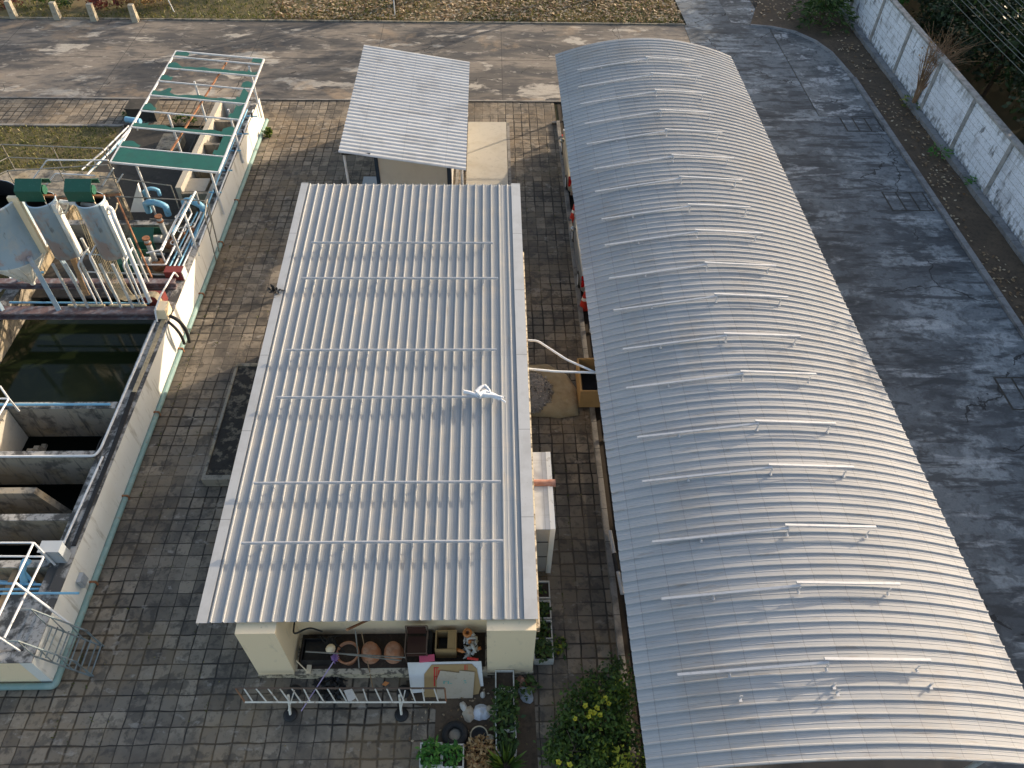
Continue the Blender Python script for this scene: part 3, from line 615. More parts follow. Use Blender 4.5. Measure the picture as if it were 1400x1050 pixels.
# beams carrying the silos
for y0, y1, nm in ((17.22, 17.56, 0), (18.62, 18.86, 1)):
    b_ = MB(); b_.box((-18, y0, 1.21), (-10.02, y1, 1.25)).box((-18, y0, 1.42), (-10.02, y1, 1.46)).box((-18, (y0 + y1) / 2 - .02, 1.251), (-10.02, (y0 + y1) / 2 + .02, 1.419))
    b_.build('steel_beam', 'maroon_beam', T)

def pipe(name, pts, r, mat, label, cat='pipe', group=None, n=8, er=.1):
    o = MB().tube(elbow(pts, er), r, n).build(name, mat); tag(o, label, cat, group); return o
xw = -9.78
pipe('teal_pipe', [(-16, 6.5, .10), (xw, 6.5, .10), (xw, 31.1, .10)], .075, 'teal_pipe', 'long weathered teal pipe running along the foot of the tank wall', n=12)
fx = MB()
pipe('thin_pipe', [at(247, 338, .1), at(258, 308, .1), at(288, 210, .4), (-9.80, 30.6, .55)], .03, 'white_pipe', 'thin pale pipe along the far outer face of the tank wall')
pipe('handrail_pipe', [(-10.22, 17.1, HT + .06), (-10.25, 12.25, HT + .06), (-10.32, 12.02, HT + .06), (-10.6, 12.02, HT + .06), (-16, 12.02, HT + .05)], .035, 'white_pipe', 'pale pipe along the inner tank ledge turning onto a dividing wall')
pipe('wall_pipe', [(-10.5, 13.78, HT + .06), (-16, 13.78, HT + .06)], .035, 'cyan_pipe', 'pale blue pipe lying on the dividing wall beside the green water')
pipe('ledge_pipe', [(-10.12, 12.0, HT + .05), (-10.2, 9.0, HT + .05)], .03, 'white_pipe', 'short white pipe on the tank ledge beside the dark cables')
for i, (x, c, lab) in enumerate(((-10.02, 'cable_tan', 'tan cable bundle lying on top of the tank wall beside the green water'),)):
    cb = MB()
    for k_ in range(5): cb.tube([(x + .03 * k_ - .05, 17.3, HT + .03), (x + .028 * k_ - .05 + .01, 15.6, HT + .02 + .01 * (k_ % 2)), (x + .025 * k_ - .04, 14.2, HT + .02)], .014, 6)
    tag(cb.build('cable_bundle', c), lab, 'cables')
cb = MB()
for k_ in range(4): cb.tube([(-10.07 + .035 * k_, 14.25, HT + .03), (-10.03 + .035 * k_, 13.2, HT + .03), (-10.0 + .03 * k_, 12.3, HT + .02), (-9.98 + .025 * k_, 9.4, HT + .03)], .02, 6)
cb.tube(bez((-10.2, 13.0, HT + .05), (-10.6, 12.5, HT - .1), (-10.3, 12.0, HT + .1), (-10.05, 11.6, HT + .04), 10), .018, 6)
tag(cb.build('cable_bundle', 'black'), 'black cable bundle lying on top of the tank wall beside the dividing walls', 'cables')
o = MB().tube(bez(at(232, 432, 1.35), at(245, 436, 1.35), at(256, 448, .9), at(259, 468, .35), 12), .055, 10).build('hose', 'rubber'); tag(o, 'thick black hose hanging over the white tank wall, the lower of two', 'hose', 'black hoses over the tank wall')
o = MB().tube(bez(at(230, 440, 1.3), at(238, 446, 1.3), at(248, 455, .9), at(252, 470, .4), 12), .045, 10).build('hose', 'rubber'); tag(o, 'thick black hose hanging over the white tank wall, the one nearer the pool', 'hose', 'black hoses over the tank wall')
# brackets clipping the teal pipe
for y in (9.0, 11.5, 14.4, 17.0, 19.6, 22.4, 25.0):
    pc = MB(); pc.box((-9.85, y - .025, .02), (-9.69, y + .025, .19)); pc.build('pipe_clip', 'rusty_steel', T)
# grey electrical box and small box
E_ = empty('electrical_box', (-10.15, 9.15, HT), 'light grey electrical cabinet standing on the tank wall', 'electrical box')
MB().box((-10.36, 8.95, HT + .03), (-9.92, 9.2, HT + .55)).build('body', 'box_grey', E_); MB().box((-10.33, 8.93, HT + .06), (-9.95, 8.949, HT + .52)).build('door', 'box_grey', E_)
MB().box((-10.38, 8.92, HT + .551), (-9.90, 9.22, HT + .575)).build('lid', 'box_grey', E_)
tag(MB().box((-9.84, 8.7, .45), (-9.74, 8.95, .75)).box((-9.735, 8.74, .5), (-9.72, 8.91, .7)).build('junction_box', 'box_grey'), 'small dark junction box fixed to the outer face of the tank wall', 'junction box')
for i, (a, lab) in enumerate((((-10.05, 19.2), 'red and white cable tray end box on the tank wall, the farther one'), ((-10.35, 18.0), 'dark red cable box over the beam end, nearer the pool'))):
    e = empty('cable_box', (a[0], a[1], HT), lab, 'box', 'cable boxes on the tank wall')
    MB().box((a[0] - .38, a[1] - .16, HT + .02), (a[0] + .18, a[1] + .16, HT + .36)).build('body', 'red_box', e)
    MB().box((a[0] + .181, a[1] - .16, HT + .02), (a[0] + .21, a[1] + .16, HT + .36)).build('end_plate', 'tank_paint' if i == 0 else 'red_box', e)
e = empty('cable_box', (-10.05, 17.4, HT), 'pale yellow box on the end of the steel beam above the tank wall', 'box', 'cable boxes on the tank wall')
MB().box((-10.18, 17.2, HT + .05), (-9.86, 17.62, HT + .42)).build('body', 'cream', e); MB().box((-9.859, 17.24, HT + .08), (-9.845, 17.58, HT + .39)).build('door', 'cream', e)

# ------------------------------------------------ silos
def silo(name, c, r, z0, z1, label, cone=None, legs=(), group='steel silos above the tank'):
    e = empty(name, (c[0], c[1], 1.46), label, 'silo', group)
    if cone:
        MB().lathe((c[0], c[1], 0), [(r * .99, z1), (r, z1), (r + .02, z1 - .05), (r, z1 - .07), (r, z0)], 36).build('shell', 'silo_paint', e)
        MB().lathe((c[0], c[1], 0), [(r, z0 - .001), (r - .01, z0 - .05), (.09, cone), (.07, cone - .12)], 24).build('hopper', 'tank_paint', e)
        MB().lathe((c[0], c[1], 0), [(r - .05, z0), (r - .03, z1 - .02)], 36).build('lining', 'black', e)
        MB().lathe((c[0], c[1], 0), [(0, z1 - .5), (r - .03, z1 - .5)], 36).build('content', 'water_black', e)
    else:
        MB().lathe((c[0], c[1], 0), [(r - .015, z1), (r, z1), (r + .015, z1 - .03), (r, z1 - .05), (r, z0), (0, z0)], 32).build('shell', 'silo_paint', e)
        MB().lathe((c[0], c[1], 0), [(0, z0 + .3), (r - .03, z0 + .3), (r - .02, z1 - .01)], 32).build('lining', 'black', e)
    for (x, y) in legs:
        if cone: MB().bar((x, y, 1.46), (c[0] + (x - c[0]) * .93, c[1] + (y - c[1]) * .85, z0 + .25), .13, .10).build('leg', 'silo_paint', e)
        else: MB().tube([(x, y, 1.46), (x, y, z0 + .05)], .045, 8).build('leg', 'pale_steel', e)
    return e
s1 = silo('silo', (-14.0, 18.1), .88, 3.15, 5.0, 'big blue grey hopper silo with conical bottom, leftmost above the tank', cone=2.0, legs=((-13.15, 17.4), (-14.85, 17.4), (-13.15, 18.75), (-14.85, 18.75)))
s2 = silo('silo', (-12.45, 18.1), .38, 3.1, 4.95, 'narrow steel silo with rust patches, middle one of the three', legs=((-12.65, 17.5), (-12.3, 17.5), (-12.65, 18.7), (-12.25, 18.7)))
s3 = silo('silo', (-11.1, 18.1), .38, 3.1, 4.95, 'narrow steel silo with red stain, rightmost of the three', legs=((-11.3, 17.5), (-10.95, 17.5), (-11.3, 18.7), (-10.85, 18.7)))
# side channel on the large silo, fluted ribs of its hopper
MB().bar((-13.1, 18.0, 3.2), (-13.1, 18.0, 5.1), .28, .12).build('side_duct', 'cream', s1)
MB().bar((-12.06, 18.0, 3.1), (-12.06, 18.0, 4.9), .10, .22).build('side_duct', 'tank_paint', s2)
MB().bar((-10.71, 18.0, 3.1), (-10.71, 18.0, 4.9), .10, .26).build('side_duct', 'tank_paint', s3)
for k_ in range(18):
    a = 2 * pi * k_ / 18; MB().bar((-14 + .89 * cos(a), 18.1 + .89 * sin(a), 3.1), (-14 + .11 * cos(a), 18.1 + .11 * sin(a), 2.02), .03, .03).build('rib', 'tank_paint', s1)
# motors with green rain covers on the silo tops
for i, (x, lab) in enumerate(((-12.62, 'green rain cover over the motor on the middle silo'), (-11.28, 'green rain cover over the motor on the right silo'))):
    y = 18.3; z = 5.25
    e = empty('motor_cover', (x, y, 5), lab, 'motor cover', 'green motor covers on the silos')
    c = MB(); a0, a1 = x - .36, x + .36
    P = [(-.30, z - .30), (-.30, z + .02), (0, z + .22), (.30, z + .02), (.30, z - .10)]
    c.add([(a0, y + q, h) for q, h in P] + [(a1, y + q, h) for q, h in P], [(i_, i_ + 1, i_ + 6, i_ + 5) for i_ in range(4)]); c.build('cover', 'green_cover', e, solid=.012)
    MB().tube([(x - .2, y, z - .12), (x + .3, y, z - .12)], .13, 14).tube([(x + .1, y, z - .3), (x + .1, y, z - .1)], .07, 10).build('motor', 'green_cover', e)
    MB().box((x - .5, y - .05, z - .36), (x + .5, y + .05, z - .30)).build('support_beam', 'rusty_steel', e)
    MB().tube(bez((x + .3, y - .2, z - .2), (x + .35, y - .5, z - .6), (x + .75, y - .4, z - .9), (x + .95, y - .3, z - .35), 10), .018, 6).build('cable', 'cream', e)
# pipes beside the silos
pipe('silo_pipe', [(-12.1, 18.35, 4.7), (-10.55, 18.0, 4.75), (-10.45, 17.75, 4.6), (-10.42, 17.6, 1.6)], .065, 'white_pipe', 'white downpipe bending down beside the right silo', n=10, er=.2)
for i, x in enumerate((-12.05, -11.9, -11.6, -10.75, -10.62)):
    pipe('riser_pipe', [(x, 17.6, 1.3), (x, 17.65, 3.0 + .15 * (i % 3)), (x + .05, 18.2, 3.05 + .15 * (i % 3))], .028, ('white_pipe', 'pale_steel')[i % 2], '%s of the five thin pale riser pipes standing below the narrow silos' % ('leftmost', 'second from left', 'middle', 'second from right', 'rightmost')[i], group='riser pipes under the silos')
# cable fan coming down between the silos and bending to the tank wall
cf = MB()
for k_ in range(13):
    xx = -11.95 + .05 * k_; zt_ = 4.4 - .03 * k_
    cf.tube(bez((xx, 18.6 + .03 * (k_ % 3), zt_), (xx - .02, 18.5, 2.7), (xx + .03 * (k_ - 6) * .3, 18.0, 1.5), (-11.25 + .02 * k_, 17.75 + .02 * k_, 1.50), 10), .012, 5)
    cf.tube(bez((-11.25 + .02 * k_, 17.75 + .02 * k_, 1.50), (-10.7, 17.8 + .015 * k_, 1.52), (-10.35, 18.1 + .02 * k_, 1.7), (-10.12, 17.5 + .02 * k_, 1.50), 8), .014, 5)
tag(cf.build('cable_bundle', 'cable_tan'), 'fan of tan cables dropping between the silos and bending to the wall', 'cables')
cf = MB()
for k_ in range(6): cf.tube(bez((-12.9 + .05 * k_, 18.8, 3.3), (-12.9 + .05 * k_, 18.7, 2.5), (-12.7, 18.4, 2.0), (-12.6 + .04 * k_, 18.0, 1.5), 8), .014, 5)
tag(cf.build('cable_bundle', 'wood'), 'short brown cable bundle behind the legs of the middle silo', 'cables')
for i, (x, y) in enumerate(((-12.35, 17.55), (-11.1, 17.55))):
    MB().box((x - .55, y - .03, 1.475), (x + .55, y + .03, 1.53)).build('foot_rail', 'cable_tan', s2 if i == 0 else s3)
pipe('cross_pipe', [(-14.9, 17.9, 1.3), (-10.6, 17.85, 1.3)], .035, 'cyan_pipe', 'blue grey pipe crossing the tank between the two steel beams')
pipe('gantry_pipe', [at(215, 440, 1.35), at(212, 425, 1.6), at(219, 405, 1.8), at(238, 372, 1.8), at(243, 378, 1.45)], .03, 'white_pipe', 'bent white conduit at the end of the steel beam')

# ------------------------------------------------ railings
def railing(name, label, pts, h, r=.022, mat='grey_rail', mid=True, spacing=1.1, group=None, closed=False, loc=None):
    e = empty(name, pts[0], label, 'railing', group); pts = [Vector(p) for p in pts]
    MB().tube([p + Vector((0, 0, h)) for p in pts], r, 6).build('top_rail', mat, e)
    if mid: MB().tube([p + Vector((0, 0, h * .5)) for p in pts], r * .85, 6).build('mid_rail', mat, e)
    for a, b in zip(pts, pts[1:]):
        k_ = max(1, round((b - a).length / spacing))
        for i in range(k_): q = a.lerp(b, i / k_); MB().tube([q, q + Vector((0, 0, h))], r * .9, 6).build('post', mat, e)
    MB().tube([pts[-1], pts[-1] + Vector((0, 0, h))], r * .9, 6).build('post', mat, e)
    return e
zw = 2.0
A_ = [at(-160, 330, zw), at(0, 285, zw), at(30, 272, zw), at(163, 262, zw)]
Bk = [at(-160, 290, zw), at(0, 240, zw), at(20, 230, zw), at(155, 236, zw)]
W_ = empty('walkway', (A_[2].x, A_[2].y, zw), 'weathered concrete walkway behind the silos', 'walkway')
wk = MB(); n4 = 4
wk.add([p for p in A_] + [p for p in Bk] + [p - Vector((0, 0, .14)) for p in A_] + [p - Vector((0, 0, .14)) for p in Bk],
       [(i, i + 1, 5 + i, 4 + i) for i in range(3)] + [(8 + i, 12 + i, 13 + i, 9 + i) for i in range(3)] + [(i, 8 + i, 9 + i, 1 + i) for i in range(3)] + [(4 + i, 5 + i, 13 + i, 12 + i) for i in range(3)] + [(3, 11, 15, 7), (0, 4, 12, 8)])
wk.build('deck', 'concrete', W_)
MB().tube([p - Vector((0, .02, .10)) for p in A_], .05, 6).build('edge_beam', 'rusty_steel', W_)
for q in (A_[1], A_[3], Bk[2], Bk[3]): MB().tube([(q.x, q.y - .05 if q in A_ else q.y - .1, 0), (q.x, q.y - .05 if q in A_ else q.y - .1, zw - .14)], .07, 8).build('post', 'concrete', W_)
up_ = Vector((0, 0, .0))
railing('railing', 'grey pipe railing along the near edge of the walkway behind the silos', [p.lerp(q, .08) for p, q in zip(A_, Bk)], 1.0, group='grey walkway railings', spacing=1.5)
railing('railing', 'grey pipe railing along the far edge of the walkway beside the grass', [p.lerp(q, .95) for p, q in zip(A_, Bk)], 1.0, group='grey walkway railings', spacing=1.5)
# long low grey rails running on towards the tank channel
railing('railing', 'thin grey railing across the tank under the near edge of the green frame', [at(150, 272, 1.2), at(245, 285, 1.2)], .95, spacing=2.2, mid=False)
railing('railing', 'thin grey railing across the tank behind the green covered pumps', [at(172, 300, 1.2), at(290, 306, 1.2)], .95, spacing=2.2, mid=False)
# white stair rails
def poly_rail(name, label, lines, r, mat, cat='railing', group=None):
    e = empty(name, lines[0][0], label, cat, group)
    for i, ln in enumerate(lines): MB().tube(elbow(ln, .06, 3), r, 6).build('bar', mat, e)
    return e
poly_rail('handrail', 'white sloping stair handrail at the left end of the green frame', [
    [at(112, 232, 2.6), at(142, 206, 2.6), at(176, 172, 2.0), at(177, 180, 1.2)], [at(118, 240, 2.2), at(146, 212, 2.2), at(186, 166, 2.0), at(188, 178, 1.2)],
    [at(130, 235, 1.6), at(130, 216, 2.5)], [at(148, 218, 1.3), at(148, 204, 2.2)], [at(160, 205, 1.3), at(160, 190, 2.0)]], .028, 'white_pipe')
poly_rail('handrail', 'white sloping handrail rising from the walkway beside the grass', [
    [at(40, 252, 2.0), at(64, 219, 3.0), at(148, 219, 3.0)], [at(64, 252, 2.0), at(76, 237, 2.5), at(130, 240, 2.5)], [at(140, 254, 2.0), at(155, 230, 2.9)], [at(160, 250, 2.0), at(168, 238, 2.5)]], .024, 'white_pipe')
poly_rail('guard_rail', 'white pipe guard frame around the pump pit beside the tank wall', [
    [at(221, 343, 2.1), at(253, 275, 2.1)], [at(200, 346, 1.9), at(219, 342, 1.9), at(254, 274, 1.9)], [at(178, 362, 1.4), at(226, 362, 1.4), at(262, 292, 1.4)],
    [at(219, 342, 1.9), at(227, 361, 1.25)], [at(254, 274, 1.9), at(262, 292, 1.25)]], .028, 'white_pipe')
poly_rail('guard_rail', 'thick worn white pipe frame above the tank wall beside the pump pit', [
    [at(236, 322, 2.2), at(267, 262, 2.2)], [at(236, 322, 2.2), at(248, 352, 1.2)], [at(267, 262, 2.2), at(274, 284, 1.2)], [at(252, 292, 2.0), at(272, 350, 1.0)]], .042, 'pale_steel')
poly_rail('guard_rail', 'thin dark pipe ladder rails leaning over the far outer tank wall', [
    [at(283, 272, 2.1), at(300, 345, .1)], [at(280, 295, 1.9), at(296, 358, .1)], [at(283, 272, 2.1), at(280, 295, 1.9)], [at(290, 302, 1.5), at(287, 322, 1.3)]], .02, 'grey_rail')
pipe('brace_pole', [at(160, 271, 2.4), at(208, 381, 1.3)], .035, 'rusty_steel', 'rusty brown pole slanting down beside the pump pit')

# ------------------------------------------------ pumps
for i, (px, py, lab) in enumerate(((203, 322, 'pump with dark green cover and grey motor column, farther of two'), (186, 352, 'pump with dark green cover and grey motor column, nearer of two'))):
    p = at(px, py, 1.1); e = empty('pump', (p.x, p.y, .62), lab, 'pump', 'pumps in the pit')
    x, y = p.x, p.y
    c = MB(); P = [(-.42, .85), (-.42, 1.15), (-.02, 1.45), (.36, 1.15), (.36, .9)]
    c.add([(x - .48, y + q, h) for q, h in P] + [(x + .30, y + q, h) for q, h in P], [(k_, k_ + 1, k_ + 6, k_ + 5) for k_ in range(4)]); c.build('cover', 'green_cover', e, solid=.012)
    MB().tube([(x - .25, y, .95), (x + .42, y, .95)], .14, 14).build('motor', 'tank_paint', e)
    MB().tube([(x + .62, y - .05, .7), (x + .62, y - .05, 1.9)], .09, 14).build('column', 'pale_steel', e)
    MB().tube([(x + .62, y - .05, 1.9), (x + .62, y - .05, 1.96)], .12, 14).tube([(x + .62, y - .05, 1.72), (x + .62, y - .05, 1.79)], .11, 12).build('flange', 'rusty_steel', e)
    MB().lathe((x + .72, y - .1, .85), [(0, -.2), (.12, -.2), (.24, -.08), (.25, .05), (.18, .16), (.09, .22)], 14).build('volute', 'rusty_steel', e)
    MB().box((x - .4, y - .32, .62), (x + .95, y + .3, .75)).build('base', 'concrete', e)
def arch_pipe(label, a, b, z, r=.115, up=.10, zb=.98, grp='blue arched pipes'):
    a = at(*a, z); b = at(*b, z)
    m = (a + b) / 2
    o = MB().tube([Vector((a.x, a.y, zb)), a] + [a.lerp(b, t) + Vector((0, 0, up * sin(pi * t))) for t in (.12, .25, .5, .75, .88)] + [b, Vector((b.x, b.y, zb))], r, 12).build('arched_pipe', 'cyan_pipe'); tag(o, label, 'pipe', grp)
arch_pipe('bright blue arched pipe beside the farther pump, leftmost of two large ones', (199, 278), (226, 282), 1.35)
arch_pipe('bright blue arched pipe near the tank wall, right of the pumps', (252, 275), (276, 282), 1.35)
arch_pipe('small blue arched pipe behind the pump pit', (197, 262), (216, 260), 1.2, .07, .10)
pipe('blue_pipe', [at(180, 208, .5), at(224, 208, .5), at(230, 216, .5)], .05, 'cyan_pipe', 'blue pipe lying on the dark floor under the green frame')
pipe('blue_pipe', [at(172, 163, .9), at(192, 166, .9)], .12, 'cyan_pipe', 'thick blue pipe stub beside the small concrete box at the grass')
for i in range(4):
    a = at(228 + 6 * i, 372, 1.22); b = at(270 + 5 * i, 290, 1.22)
    pipe('parallel_pipe', [a, b], .028, ('cyan_pipe', 'white_pipe')[i % 2], '%s of the thin parallel tank wall pipes' % ('first from the pool side, pale blue', 'second from the pool side, white', 'third from the pool side, pale blue', 'last and outermost, white')[i], group='parallel thin pipes on the tank wall')
pipe('wall_top_pipe', [at(262, 335, 1.27), at(300, 240, 1.27), at(338, 150, 1.27)], .03, 'cyan_pipe', 'thin light blue pipe on top of the far tank wall, inner one')
pipe('wall_top_pipe', [at(272, 335, 1.27), at(309, 240, 1.27), at(346, 150, 1.27)], .03, 'white_pipe', 'thin white pipe on top of the far tank wall, outer one')
# extra small bore pipework and cables in the pit and along the channel
random.seed(77)
for i, (a, b, z, r_, m_, lab) in enumerate((
        ((120, 372), (232, 376), .95, .03, 'pale_steel', 'pale pipe crossing the pit behind the rear steel beam'),
        ((150, 345), (225, 348), .8, .05, 'pale_steel', 'thick pale pipe low across the pump pit'),
        ((95, 345), (150, 350), 1.0, .025, 'cyan_pipe', 'thin blue pipe behind the legs of the right silo'),
        ((0, 385), (60, 372), 1.2, .04, 'cyan_pipe', 'short blue strut pipe left of the big silo legs'),
        ((0, 398), (36, 352), 1.2, .03, 'white_pipe', 'slanting white pipe at the left edge under the big silo'),
        ((236, 318), (262, 268), 1.1, .05, 'cyan_pipe', 'thick blue pipe below the white guard frames'),
        ((120, 238), (168, 190), .9, .05, 'cyan_pipe', 'blue pipe running beside the stair handrail'),
        ((255, 215), (285, 150), .2, .03, 'black', 'black hose lying on the dark floor beside the channel wall'),
        ((205, 300), (262, 303), .9, .04, 'grey_rail', 'grey pipe behind the farther pump'))):
    pipe('pipe', [at(*a, z), at(*b, z)], r_, m_, lab)
for i, (px, py) in enumerate(((345, 158), (333, 182), (322, 205), (310, 232), (295, 262))):
    p = at(px, py, 1.3); e = empty('wall_valve', (p.x, p.y, 1.2), '%s small pipe valve on top of the far tank wall' % ('farthest', 'second farthest', 'middle', 'second nearest', 'nearest')[i], 'valve', 'small valves on the tank wall')
    MB().tube([(p.x - .25, p.y, 1.27), (p.x + .2, p.y, 1.27)], .03, 8).build('pipe', 'cyan_pipe', e); MB().tube([(p.x - .02, p.y, 1.22), (p.x - .02, p.y, 1.42)], .035, 8).build('body', 'black', e)
    MB().tube([(p.x - .08, p.y, 1.44), (p.x + .05, p.y, 1.44)], .012, 6).build('handle', 'box_grey', e)
# valves on the ledge
for i, (px, py) in enumerate(((246, 300), (250, 318), (240, 335), (262, 312))):
    p = at(px, py, 1.3); e = empty('valve', (p.x, p.y, 1.2), 'valve with round handwheel beside the pump pit, ' + ('black one farthest back', 'rusty one second from the back', 'grey one nearest the beam', 'rusty one closest to the outer wall')[i], 'valve', 'valves beside the pump pit')
    MB().tube([(p.x, p.y, .9), (p.x, p.y, 1.35)], .07, 10).tube([(p.x - .15, p.y, 1.12), (p.x + .15, p.y, 1.12)], .08, 10).build('body', ('black', 'rusty_steel', 'box_grey', 'rusty_steel')[i], e)
    MB().lathe((p.x, p.y, 1.42), [(.13, -.015), (.15, 0), (.13, .015), (.11, 0), (.13, -.015)], 16).build('handwheel', 'box_grey', e)
# floor boxes, slabs in the pit area
for a, b, z0, z1, m, lab in (
        ((171, 150), (215, 140), 0, .55, 'concrete_dark', 'small dark concrete box at the paved strip beside the grass'),
        ((214, 205), (250, 188), 0, .35, 'concrete', 'low grey concrete block on the dark floor under the green frame'),
        ((245, 262), (285, 250), 0, .9, 'concrete_pale', 'pale concrete block between the pump pit and the channel')):
    p, q = at(*a, z1), at(*b, z1)
    x0_, x1_ = min(p.x, q.x), max(p.x, q.x); y0_, y1_ = min(p.y, q.y), max(p.y, q.y) + .2
    o = MB().box((x0_, y0_, z0), (x1_, y1_, z1)).box((x0_ - .03, y0_ - .03, z1 + .001), (x1_ + .03, y1_ + .03, z1 + .05)).build('concrete_block', m); tag(o, lab, 'block')
p = at(195, 290, 1.1)
o = MB().add([at(178, 290, .7), at(200, 290, .7), at(188, 252, 1.5)] + [q + Vector((0, .12, 0)) for q in (at(178, 290, .7), at(200, 290, .7), at(188, 252, 1.5))], [(0, 1, 2), (5, 4, 3), (0, 3, 4, 1), (1, 4, 5, 2), (2, 5, 3, 0)]).build('triangular_plate', 'tank_paint'); tag(o, 'white triangular plate standing behind the farther pump', 'plate')

# ------------------------------------------------ green frame canopy
G = empty('canopy_frame', (-11, 26.5, 1.2), 'canopy frame of white steel with torn green sheet, above the tank channel', 'canopy')
zc = 2.9
c00 = at(151, 222, zc); c10 = at(299, 236, zc); c11 = at(361, 81, zc); c01 = at(241, 70, zc)
def cp_(u, v): return c00.lerp(c10, u).lerp(c01.lerp(c11, u), v)
for a, b in (((0, 0), (1, 0)), ((1, 0), (1, 1)), ((1, 1), (0, 1)), ((0, 1), (0, 0))): MB().bar(cp_(*a), cp_(*b), .05, .06).build('edge_bar', 'white_pipe', G)
vs_ = [.115, .275, .415, .555, .69, .82, .94]
for i, v in enumerate(vs_): MB().bar(cp_(0, v) + Vector((0, 0, .01)), cp_(1, v) + Vector((0, 0, .01)), .036, .05).build('cross_bar', 'white_pipe', G)
MB().bar(cp_(.5, .11) - Vector((.15, 0, .10)), cp_(.60, .97) - Vector((0, 0, .06)), .05, .05).build('diagonal_bar', 'rusty_steel', G)
def torn(v0, v1, u0, u1, n=26, amp=.02):
    b_ = MB(); top = []; bot = []
    for i in range(n + 1):
        u = u0 + (u1 - u0) * i / n; k_ = noise.noise(Vector((u * 9, v0 * 30, 0)))
        top.append(cp_(u, v0) + Vector((0, 0, .028))); bot.append(cp_(u, v0 + (v1 - v0) * max(.15, 1 + k_ * amp * 30)) + Vector((0, 0, .026 + .02 * k_)))
    b_.add(top + bot, [(i, i + 1, n + 2 + i, n + 1 + i) for i in range(n)]); b_.build('green_sheet', 'green_sheet', G, solid=.004)
torn(.005, .108, .01, .99, amp=0)
for v in (.275, .555, .82): torn(v + .005, v + .028, .02, .98, amp=.02)
for v, w_ in ((.12, .05), (.28, .06), (.42, .06), (.56, .06), (.70, .06), (.83, .05), (.95, .045)):
    torn(v + .004, v + w_ * .75, .0, .12 + .08 * random.random(), n=8, amp=.03); torn(v + .004, v + w_ * .8, .88, .99, n=8, amp=.03)
for x0_, x1_ in ((.88, .985),):
    for v0, v1 in ((.115, .275), (.415, .555), (.555, .69)): torn(v0, v1, x0_ + .03, x1_, n=5, amp=.02)
for px, py, tx, ty in ((283, 168, 259, 87), (250, 215, 227, 145), (207, 278, 190, 230), (354, 146, 343, 100), (328, 207, 313, 155), (301, 277, 283, 237)):
    q = at(px, py, 1.1); MB().tube([(q.x, q.y, .6), (q.x, q.y, 2.86)], .045, 8).build('post', 'white_pipe', G)

# ------------------------------------------------ front-left ladder rails, blue pipes
def ladderish():
    e = empty('access_ladder', at(110, 930, 0), 'blue grey pipe steps and cage climbing the near corner of the tank', 'ladder')
    xs = (-9.74, -9.15)
    # side stringers sloping down from the tank top towards the ground
    for y in (6.75, 7.45):
        MB().tube([(-10.05, y, 1.95), (-9.85, y, 1.95), (-9.15, y, .9), (-9.05, y, 0)], .02, 6).build('handrail', 'pipe_steel', e)
        MB().tube([(-9.86, y, 1.18), (-9.1, y, .0)], .02, 6).build('stringer', 'pipe_steel', e)
    for k_ in range(5):
        t = (k_ + .5) / 5; x = -9.86 + .76 * t; z = 1.18 * (1 - t)
        MB().tube([(x, 6.75, z), (x, 7.45, z)], .018, 6).tube([(x + .12, 6.75, z), (x + .12, 7.45, z)], .018, 6).build('step', 'pipe_steel', e)
    for k_ in range(4):
        t = k_ / 3; x = -9.86 + .76 * t; z = 1.18 * (1 - t)
        for y in (6.75, 7.45): MB().tube([(x, y, z), (x, y, 1.95 - 1.05 * t)], .014, 6).build('post', 'pipe_steel', e)
ladderish()
poly_rail('guard_rail', 'white pipe guard frame over the near end of the tank', [
    [at(-60, 742, 2.2), at(46, 742, 2.2), at(-20, 880, 2.2)], [at(-60, 760, 1.8), at(60, 761, 1.8), at(6, 872, 1.8)], [at(46, 742, 2.2), at(75, 772, 1.25)], [at(-10, 866, 2.2), at(27, 890, 1.25)], [at(20, 796, 2.2), at(96, 853, 1.0)]], .026, 'white_pipe')
poly_rail('guard_rail', 'small white railing corner at the left edge beside the green water', [
    [at(-40, 545, 2.0), at(12, 545, 2.0), at(-12, 585, 2.0)], [at(12, 545, 2.0), at(26, 562, 1.25)], [at(0, 528, 2.0), at(12, 545, 2.0)]], .026, 'white_pipe')
poly_rail('pipe_run', 'pale blue parallel pipes crossing the near end of the tank', [
    [at(-40, 812, 1.25), at(60, 811, 1.25), at(108, 811, 1.25)], [at(-40, 796, 1.1), at(78, 800, 1.1)], [at(-40, 806, 1.1), at(70, 805, 1.1)], [at(-40, 790, .9), at(30, 798, .9)]], .03, 'cyan_pipe', cat='pipes')
o = MB().tube(elbow([at(35, 805, .9), at(30, 782, 1.4), at(34, 766, 1.6), at(40, 770, 1.5)], .1), .075, 10).tube([at(30, 780, 1.3), at(48, 800, .9)], .05, 8).build('valve_pipe', 'cyan_pipe'); tag(o, 'light blue upright pipe elbow near the electrical cabinet', 'pipe')
o = MB().tube(elbow([at(20, 825, .8), at(45, 830, .9), at(50, 822, .9)], .1), .06, 10).build('blue_pipe', 'cyan_pipe'); tag(o, 'short blue pipe elbow beside the white stained platform', 'pipe')
